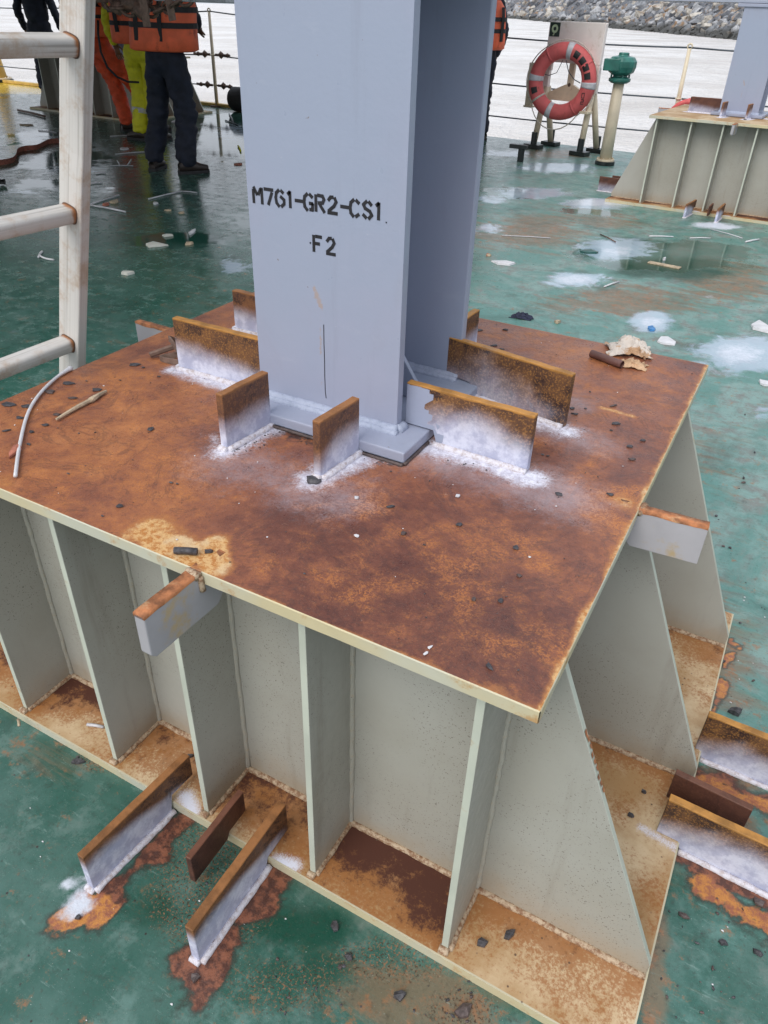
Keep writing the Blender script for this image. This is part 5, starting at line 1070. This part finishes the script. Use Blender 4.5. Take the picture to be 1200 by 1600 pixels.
def stick(name, a, b, r, mat, label, cat, group=None, z=0):
    m = MB(); P = [at(*a, z + r + .001), at((a[0] + b[0]) / 2 + .5, (a[1] + b[1]) / 2 - .6, z + r + .001), at(*b, z + r + .001)]; m.tube(P, r, 6); return loose(name, m, mat, label, cat, group, True)
shard('brick_shard', 23, 703, .008, .024, radians(30), 'brick', 'reddish brown shard beside the white rod on the top plate', 'shard', h=.007)
stick('slag_rod', (272, 860), (308, 862), .0052, 'slag', 'short black rod stub on the pale rusty patch near the front lug', 'rod stub', None, H)
shard('slag_lump', 326, 861, .008, .005, .8, 'slag', 'black lump right of the black rod stub near the front lug', 'slag lump')
TOPL = [(792, 636, .011, .005), (779, 666, .007, .004), (730, 668, .004, .003)][:0]
fl = [(895, 638, 6, 3, .3, 's'), (915, 638, 4, 2, 0, 's'), (899, 647, 8, 2, -.2, 's'), (958, 634, 10, 2, .5, 's'), (963, 662, 10, 4, 0, 's'), (955, 672, 4, 2, 0, 's'), (1004, 688, 5, 4, .7, 's'), (985, 698, 7, 4, -.2, 's'), (988, 718, 7, 3, 0, 's'), (922, 612, 3, 2, 0, 's'), (873, 772, 8, 6, .2, 'b'), (954, 773, 9, 3, -.4, 'b'),
      (610, 792, 8, 3, .2, 'b'), (630, 833, 6, 5, 0, 'b'), (718, 820, 8, 4, -.2, 'b'), (663, 851, 4, 3, 0, 'b'), (806, 856, 7, 5, 0, 'b'), (812, 900, 6, 4, -.5, 't'), (740, 937, 6, 4, 0, 'b'), (782, 939, 5, 4, 0, 'b'), (765, 1042, 6, 9, .4, 'b'), (666, 965, 3, 3, 0, 'b'),
      (105, 599, 12, 4, 0, 'l'), (113, 622, 9, 3, .2, 'l'), (152, 609, 9, 5, .4, 'l'), (12, 632, 14, 6, 0, 'l'), (40, 635, 10, 4, .3, 'l'), (30, 653, 7, 3, 0, 'l'), (78, 612, 9, 7, .6, 'l'), (72, 664, 7, 4, 0, 'l'), (50, 675, 6, 4, 0, 'l'), (10, 673, 8, 2, .5, 'l'), (45, 694, 6, 3, 0, 'l'), (90, 648, 8, 3, 0, 'l'), (236, 671, 6, 6, 0, 'l'), (187, 791, 8, 4, .2, 'f'), (160, 806, 4, 2, 0, 'f'), (267, 754, 5, 3, 0, 'f'), (277, 756, 4, 3, 0, 'f'), (107, 740, 4, 2, 0, 'f'),
      (210, 570, 12, 5, .3, 'l'), (224, 574, 5, 3, 0, 'l'), (248, 588, 5, 2, 0, 'l'), (135, 595, 3, 2, 0, 'l'), (188, 594, 3, 3, 0, 'l'), (748, 516, 7, 4, 0, 'r'), (790, 515, 7, 2, .3, 'r'), (773, 540, 8, 2, .4, 'r'), (784, 546, 8, 2, -.3, 'r'), (790, 551, 6, 2, 0, 'r'), (848, 710, 4, 3, 0, 's'), (856, 712, 4, 2, .4, 's'), (760, 734, 3, 2, 0, 's')]
NAMED = {(958, 634): 'flat dark sliver above the pale scratch on the right of the top plate', (963, 662): 'largest dark flake just below the pale scratch on the top plate', (1004, 688): 'curled dark flake right of the two bars, closest to the right edge', (985, 698): 'upper of two flat flakes stacked below the pale scratch', (988, 718): 'lower of two flat flakes stacked below the pale scratch', (899, 647): 'thin long flake at the right end of the far long bar', (895, 638): 'grey flake at the right end of the far long bar',
         (873, 772): 'broad grey flake in the white spray at the end of the nearer long bar', (954, 773): 'thin slag strip by the rust patch at the right lug', (610, 792): 'dark flake below the column foot corner', (630, 833): 'round dark flake in the middle of the front half of the top plate', (718, 820): 'oval dark flake below the white spray of the nearer long bar', (806, 856): 'dark lump on the orange rust right of the middle', (812, 900): 'tan brown flake on the front half of the top plate', (740, 937): 'left one of two small flakes side by side near the front corner', (782, 939): 'right one of two small flakes side by side near the front corner', (765, 1042): 'tall dark flake closest to the front right corner of the top plate',
         (105, 599): 'long flat dark flake right of the upper end of the white rod', (113, 622): 'thin dark flake just above the twig', (152, 609): 'dark flake above the right end of the twig', (12, 632): 'large dark flake cluster at the far left edge of the top plate', (40, 635): 'dark flake left of the white rod near the back edge', (78, 612): 'dark flake touching the white rod near its upper end', (72, 664): 'dark flake between the white rod and the twig', (90, 648): 'dark flake under the left end of the twig', (50, 675): 'curled dark flake right of the middle of the white rod', (30, 653): 'small round flake left of the white rod', (10, 673): 'thin dark flake at the left edge above the red shard', (236, 671): 'single dark flake between the twig and the front left bar', (187, 791): 'dark flake above the front edge left of the pale patch',
         (210, 570): 'dark flake near the plate edge left of the yellow topped bar', (748, 516): 'flake beside the short bar behind the column', (773, 540): 'flake behind the far long bar, left one', (784, 546): 'flake behind the far long bar, right one'}
tiny = MB()
for i, (x, y, a, b_, an, g) in enumerate(fl):
    d = (at(x, y, H) - CAM).length; k = d / 1250
    if (x, y) in NAMED: shard('slag_flake', x, y, a * k * .9, max(.0016, b_ * k * 1.2), an + radians(28), 'slag2' if g == 't' or i % 5 == 3 else 'slag', NAMED[(x, y)], 'slag flake', 'slag flakes scattered on the rusty top plate', H, .0022, i)
    else: tiny.blob(at(x, y, H + .0015), max(.0016, a * k * .75), i, .3, 1, (1, .6, .4), an)
r_ = random.Random(11)
for i in range(150):
    x = r_.uniform(-1.11, -.02); y = r_.uniform(.02, 1.11)
    if -.78 < x < -.35 and .37 < y < .82: continue
    tiny.blob((x, y, H + .001), r_.uniform(.0007, .0021), i, .3, 1, (1, r_.uniform(.5, 1), .5), r_.uniform(0, 3), mi=0 if i % 3 else 1)
for i in range(60):
    t = r_.uniform(0, 1); q = Vector((-.66, .28, H)).lerp(Vector((-.64, .38, H)), t) if i % 2 else Vector((-.63, .385, H)).lerp(Vector((-.37, .385, H)), t); tiny.blob((q.x + r_.gauss(0, .01) + .02, q.y + r_.gauss(0, .008) - .01, H + .001), r_.uniform(.0008, .0022), i, .3, 1, (1, .7, .5))
tag(obj('grit', tiny, ['slag', 'plastic']), 'fine dark and pale grit strewn over the rusty top plate', None, None, 'stuff')
for x, y, a in ((672, 1012, 1.15), (665, 1022, 1.2)): shard('paint_splash', x, y, .0055, .002, a, 'plastic', ('farther' if y < 1020 else 'nearer') + ' of two pale paint dashes near the front edge of the top plate', 'paint mark', 'pair of pale paint dashes', H, .001, 3)
shard('pale_flake', 558, 838, .005, .003, 0, 'plastic', 'white flake on the top plate below the burnt bar', 'flake', None, H, .001, 5)
for x, y in ((557, 778), (716, 775)): shard('metal_chip', x, y, .005, .0035, .5, 'tape', 'bright metal chip left of the slag flakes on the top plate' if x < 600 else 'small pale chip on the top plate below the right bar', 'metal chip', None, H, .003, int(x))
shard('pale_flake', 593, 335, .001, .001, 0, 'plastic', 'x', 'flake') if False else None
# pipe stub and rag on the back right part
m = MB(); a, b_ = at(924, 552, H + .0085), at(972, 570, H + .0085); d = (b_ - a).normalized(); m.tube([a, b_], .0085, 14, cap=False); m.tube([b_, a], .0066, 14, cap=False); loose('pipe_stub', m, 'pipe', 'rusty brown pipe stub beside the rag on the back right of the top plate', 'pipe', None, True)
def cloth(name, c, sx_, sy_, hz_, mat, label, cat, seed, rot=0, n=26, z=0):
    "crumpled cloth: a folded heap with sharp noisy creases resting on level z"
    m = MB(); vs = []
    for j in range(n + 1):
        for i in range(n + 1):
            u, v = i / n * 2 - 1, j / n * 2 - 1; r = sqrt(u * u + v * v); th = atan2(v, u); lim = 1 + .28 * mn.noise(Vector((cos(th) * 1.7, sin(th) * 1.7, seed)))
            x, y = u * lim * sx_, v * lim * sy_; p = Vector((u * 1.6, v * 1.6, seed))
            h = max(0, 1 - r * .85) * (.55 + .9 * abs(mn.noise(p * 1.1))) + .55 * (1 - abs(mn.noise(p * 1.9)) * 3) * max(0, 1 - r) * .6 + .35 * abs(mn.noise(p * 2.6)) + .06 * abs(mn.noise(p * 6)); h *= hz_; q = Vector((x + .25 * sx_ * mn.noise(p * 2), y + .25 * sy_ * mn.noise(p * 2 + Vector((9, 0, 0))), 0)); q.rotate(Matrix.Rotation(rot, 3, 'Z'))
            vs.append(Vector((c.x, c.y, z + .0015)) + q + Vector((0, 0, h * (1 - .8 * max(0, r - .75)))))
    m.add(vs, [(j * (n + 1) + i, j * (n + 1) + i + 1, (j + 1) * (n + 1) + i + 1, (j + 1) * (n + 1) + i) for j in range(n) for i in range(n)])
    o = loose(name, m, mat, label, cat, None, True); s = o.modifiers.new('solid', 'SOLIDIFY'); s.thickness = .002; return o
cloth('crumpled_rag', at(982, 550, H), .048, .036, .040, 'rag', 'crumpled dirty white and brown rag at the back right of the rusty top plate', 'rag', 3.2, .3, z=H)
cloth('rag_piece', at(988, 572, H), .030, .018, .016, simple('tan_rag', (.50, .33, .20), .8, .2, 30), 'flat tan scrap in front of the crumpled rag', 'rag', 7.7, .1, z=H)
# strap loop tucked behind the left bar
m = MB(); b0 = Vector((-.985, .525, H)); P = smooth_path([b0 + Vector(v) for v in ((.03, .03, .006), (-.02, .05, .012), (-.045, .03, .03), (-.02, .01, .035), (.0, .0, .016), (-.03, -.02, .006), (.02, -.02, .008))]); m.ribbon(P, .012, .003, (0, 0, 1)); m.tube([b0 + Vector((-.06, -.02, .007)), b0 + Vector((-.02, .03, .022))], .006, 6)
loose('strap_loop', m, 'brownstrap', 'worn brown strap loop tucked behind the left yellow topped bar', 'strap')
# ================================================================== loose things on the base plate and the deck
for x, y, a, b_, an, lab in ((797, 1460, .013, .0085, 1.1, 'black rod stub on the base plate beside the front gusset'), (752, 1473, .010, .0075, .6, 'black slag lump on the base plate beside the front rib'), (985, 1273, .007, .0045, 0, 'dark flake in the right bay of the base plate, larger one'), (1006, 1237, .006, .004, 0, 'dark flake in the right bay of the base plate, higher one'),
                             (297, 1181, .008, .004, .8, 'black flake on the base plate beside the left deck bar')):
    shard('slag_lump', x, y, a, b_, an, 'slag', lab, 'slag lump', None, B, .006, int(x))
stick('screw_rod', (136, 1132), (162, 1136), .0035, 'tape', 'thin grey metal pin in the second bay of the base plate', 'pin', None, B)
stick('wood_sliver', (28, 1124), (30, 1134), .003, 'wood', 'orange wood sliver at the left edge of the base plate', 'sliver', None, B)
r_ = random.Random(21)
def rb(x0, y0, x1, y1): return r_.uniform(x0, x1), r_.uniform(y0, y1)
zones = [((430, 1490, 560, 1590), 16, 'black slag crumb on the green deck in front of the support, bottom centre'), ((640, 1500, 740, 1598), 16, 'black slag crumb on the brown stained deck at the bottom edge'), ((1030, 1420, 1195, 1590), 18, 'black slag crumb on the deck in the lower right corner'), ((1090, 640, 1195, 1080), 16, 'small dark crumb on the teal deck right of the support'), ((100, 1170, 170, 1200), 6, 'dark crumb on the deck left of the long deck bars'), ((250, 1320, 340, 1420), 8, 'dark crumb on the deck between the two long deck bars')]
crumb = MB()
for (bx, nn, lab) in zones:
    for i in range(int(nn * .9)):
        x, y = rb(*bx); c_ = at(x, y); sz = r_.uniform(1.0, 3.6) * (c_ - CAM).length / 1161
        crumb.blob((c_.x, c_.y, sz * .35), sz, i, .35, 1, (1, r_.uniform(.4, .9), .45), r_.uniform(0, 3), mi=1 if i % 4 == 0 else 0)
for i in range(420):
    x, y = r_.uniform(-1.2, .7), r_.uniform(-.5, 1.5)
    if -1.37 < x < .23 and 0.0 < y: continue
    crumb.blob((x, y, .001), r_.uniform(.0008, .0028), i, .3, 1, (1, .7, .5), 0, mi=i % 3 if i % 5 else 2)
tag(obj('deck_grit', crumb, ['slag', 'slag2', 'plastic']), 'black slag crumbs and pale grit strewn over the deck round the support', None, None, 'stuff')
big = [(1068, 1431, 9, 4, -.6, 'grey brown stub on the deck below the right deck bars'), (1130, 1473, 6, 4, -.5, 'smaller stub on the deck in the lower right corner'), (1185, 1488, 7, 5, -.6, 'stub near the right edge in the lower right corner'), (1186, 1409, 10, 5, -.25, 'flat dark flake on the orange burnt paint below the right deck bar'), (1125, 1035, 13, 3, .3, 'long thin slag piece by the back right corner of the base plate'), (1010, 1190, 1, 1, 0, None), (555, 1448, 1, 1, 0, None), (524, 1447, 9, 5, -1.0, 'dark stub on the deck below the middle rib'), (585, 1410, 1, 1, 0, None), (305, 1527, 8, 6, .3, 'grey slag lump at the charred end of the nearest deck bar'), (545, 1495, 8, 5, .5, 'black lump on the green deck at bottom centre'), (625, 1555, 9, 7, .3, 'brown stone like lump at the bottom centre'), (725, 1578, 13, 8, .5, 'dark heap of slag at the bottom edge beside the base plate'), (1148, 1110, 9, 8, 0, 'grey slag clump above the upper right deck bar'), (122, 1190, 10, 4, 0, 'flat grey flake on the deck at lower left'), (150, 1184, 6, 4, .4, 'dark flake beside the flat grey flake at lower left'), (122, 1433, 4, 4, 0, 'black bead in the orange rust at the end of the left deck bar')]
for i, (x, y, a, b_, an, lab) in enumerate(big):
    if lab: d = (at(x, y) - CAM).length / 1161; shard('slag_lump', x, y, a * d, b_ * d, an + .5, 'slag2' if i % 3 == 0 else 'slag', lab, 'slag lump', None, 0, b_ * d * .9, i + 60)
# litter further off
cloth('dark_rag', at(815, 497), .055, .026, .03, 'bluerag', 'small dark blue rag on the deck just behind the top plate', 'rag', 5.1, .1)
for x, y, a, b_, mt, lab, nm in ((786, 410, 17, 6, 'plastic', 'white oval lid lying on the deck right of the column', 'lid'), (1191, 511, 16, 11, 'plastic', 'white oval scrap at the right edge of the deck', 'scrap'), (1042, 533, 13, 7, 'plastic', 'small white plastic scrap beside the rag at right', 'scrap'), (1195, 598, 8, 4, 'plastic', 'white sliver at the right edge below the oval scrap', 'scrap'), (243, 382, 16, 6, 'paper', 'pale square of card on the dark wet deck at left', 'card'), (200, 426, 11, 4, 'paper', 'thin pale card scrap left of the column', 'card'),
                             (1018, 513, 6, 4, simple('blue_bit', (.05, .2, .45), .4), 'blue plastic bit in the white puddle at right', 'scrap'), (922, 393, 13, 5, 'teal', 'dark green plastic scrap in the bright puddle', 'scrap'), (373, 256, 8, 4, 'brick', 'orange brick piece left of the column edge', 'brick piece'), (283, 171 + 80, 4, 3, 'brick', 'small orange chip between the boots of the navy worker', 'chip'),
                             (300, 362, 4, 6, 'plastic', 'white scrap on the black puddle at left', 'scrap'), (262, 367, 7, 3, 'paper', 'white chip behind the pale card', 'chip'), (193, 232, 7, 4, 'plastic', 'white scrap near the yellow worker boots', 'scrap'), (178, 315, 7, 4, 'wood', 'tan scrap on the dark patch behind the ladder', 'scrap'), (165, 319, 5, 4, 'brick', 'orange scrap on the dark patch behind the ladder', 'scrap'), (243, 317, 4, 3, 'plastic', 'white pellet below the bent rod at left', 'pellet'), (283, 332, 5, 2, 'wood', 'yellowish chip on the deck left of the stencilled column', 'chip'), (262, 328, 6, 2, 'wood', 'tan chip on the deck left of the yellowish chip', 'chip'), (296, 378 + 2, 9, 4, 'wood', 'tan flat chip right of the pale card', 'chip'),
                             (762, 308 + 90, 3, 2, 'brick', 'tiny brick crumb right of the column', 'chip'), (870, 497 + 5, 5, 3, 'wood', 'pale chip beyond the dark blue rag', 'chip'), (764, 398, 5, 3, 'wood', 'tan pebble by the white oval lid', 'pebble'), (283, 193 - 4, 12, 7, 'plastic', 'white and yellow scrap behind the navy worker', 'scrap'), (42, 195, 9, 3, 'wood', 'tan scrap on the deck beyond the ladder', 'scrap')):
    d = (at(x, y) - CAM).length / 1161; shard(nm, x, y, a * d, b_ * d * 2.2, .45, mt, lab, nm.replace('_', ' '), None, 0, .012, int(x + y))
st = [((1014, 369), (1052, 370), .006, 'plastic'), ((1078, 372), (1110, 372), .005, 'plastic'), ((1165, 378), (1186, 374), .008, 'plastic'), ((944, 448), (967, 440), .006, 'plastic'), ((938, 366), (962, 378), .005, 'chain'), ((232, 311), (283, 299), .007, 'tape'), ((283, 299), (308, 301), .006, 'tape'), ((139, 320), (196, 331), .009, 'tape'), ((139, 320), (186, 305), .007, 'tape'), ((180, 241), (232, 237), .008, 'tape'), ((172, 259), (208, 259), .006, 'tape'), ((183, 251), (187, 259), .006, 'tape'), ((198, 259), (205, 249), .006, 'tape'), ((140, 287), (160, 285), .008, 'plastic'), ((150, 271), (165, 270), .009, 'plastic'), ((172, 213), (208, 212), .008, 'tape'), ((785, 368), (860, 372), .004, 'tape'), ((1110, 358), (1160, 372), .004, 'tape'), ((60, 204), (88, 207), .006, 'tape'), ((28, 172), (70, 182), .02, 'chain'), ((352, 188), (372, 196), .01, 'wire'), ((372, 228), (376, 236), .012, 'yellow'), ((358, 178), (364, 190), .012, 'grey')]
for i, (a, b_, r, mt) in enumerate(st):
    side = 'left of the column' if a[0] < 400 else 'right of the column'
    stick('litter_stick', a, b_, r * .8, mt, {0: 'white stick in front of the far right support, left one', 1: 'white stick in front of the far right support, middle one', 2: 'thick white stick near the right edge by the far support', 3: 'short white stick alone on the teal deck behind the rag', 4: 'thin dark stick left of the green scrap', 5: 'left half of the long thin rod in front of the navy worker', 6: 'right half of the long thin rod in front of the navy worker', 7: 'long pale rod by the ladder, lower arm of the V', 8: 'pale rod by the ladder, upper arm of the V', 9: 'pale rod lying below the yellow worker boots', 10: 'short pale rod with two upright bits, the flat one', 11: 'left short bit on the pale rod', 12: 'right short bit on the pale rod', 13: 'white strip just right of the ladder', 14: 'small white strip right of the ladder, farther one', 15: 'pale line of rod near the dark support foot', 16: 'long thin wire on the deck right of the column', 17: 'thin wire at the foot of the far right support', 18: 'thin pale rod seen left of the ladder', 19: 'brown pole lying by the dark support', 20: 'dark cord end near the rail left of the column', 21: 'small yellow stick by the left edge of the column', 22: 'grey offcut near the black roller'}[i], 'stick' if mt != 'wire' else 'cord')
def wire_loop(pts, r, mat, label, z=0): m = MB(); m.tube(smooth_path(path_px(pts, z + r + .001)), r, 6); return loose('cord', m, mat, label, 'cord', None, True)
wire_loop([(60, 402), (63, 395), (66, 393), (62, 399), (72, 404), (84, 406)], .006, 'plastic', 'small white hook shaped wire left of the ladder')
m = MB(); P = smooth_path(path_px([(-14, 256), (15, 252), (24, 246), (28, 236), (40, 232), (58, 230), (75, 222), (92, 220)], .02)); m.ribbon(P, .05, .005, (0, .5, 1)); loose('orange_strap', m, simple('faded_strap', (.26, .09, .06), .8, .3, 40), 'faded orange brown strap lying on the deck behind the ladder', 'strap')
shard('plastic_scrap', 1038, 404, .013, .013, .2, 'plastic', 'small white scrap behind the pale board at right', 'scrap', None, 0, .02, 8); m = MB(); P = at(1038, 414, .004); m.rbox(P, (.10, -.012, 0), (.004, .022, 0), (0, 0, .003)); loose('board_scrap', m, 'wood', 'pale flat board scrap in the dark puddle at right', 'board')
# dark bag at the far left edge
cloth('dark_bag', Vector((-6.02, 3.58, 0)), .20, .15, .34, 'black', 'dark cloth bag on the deck at the left edge of the photo', 'bag', 9.3)
SC.render.film_transparent = False
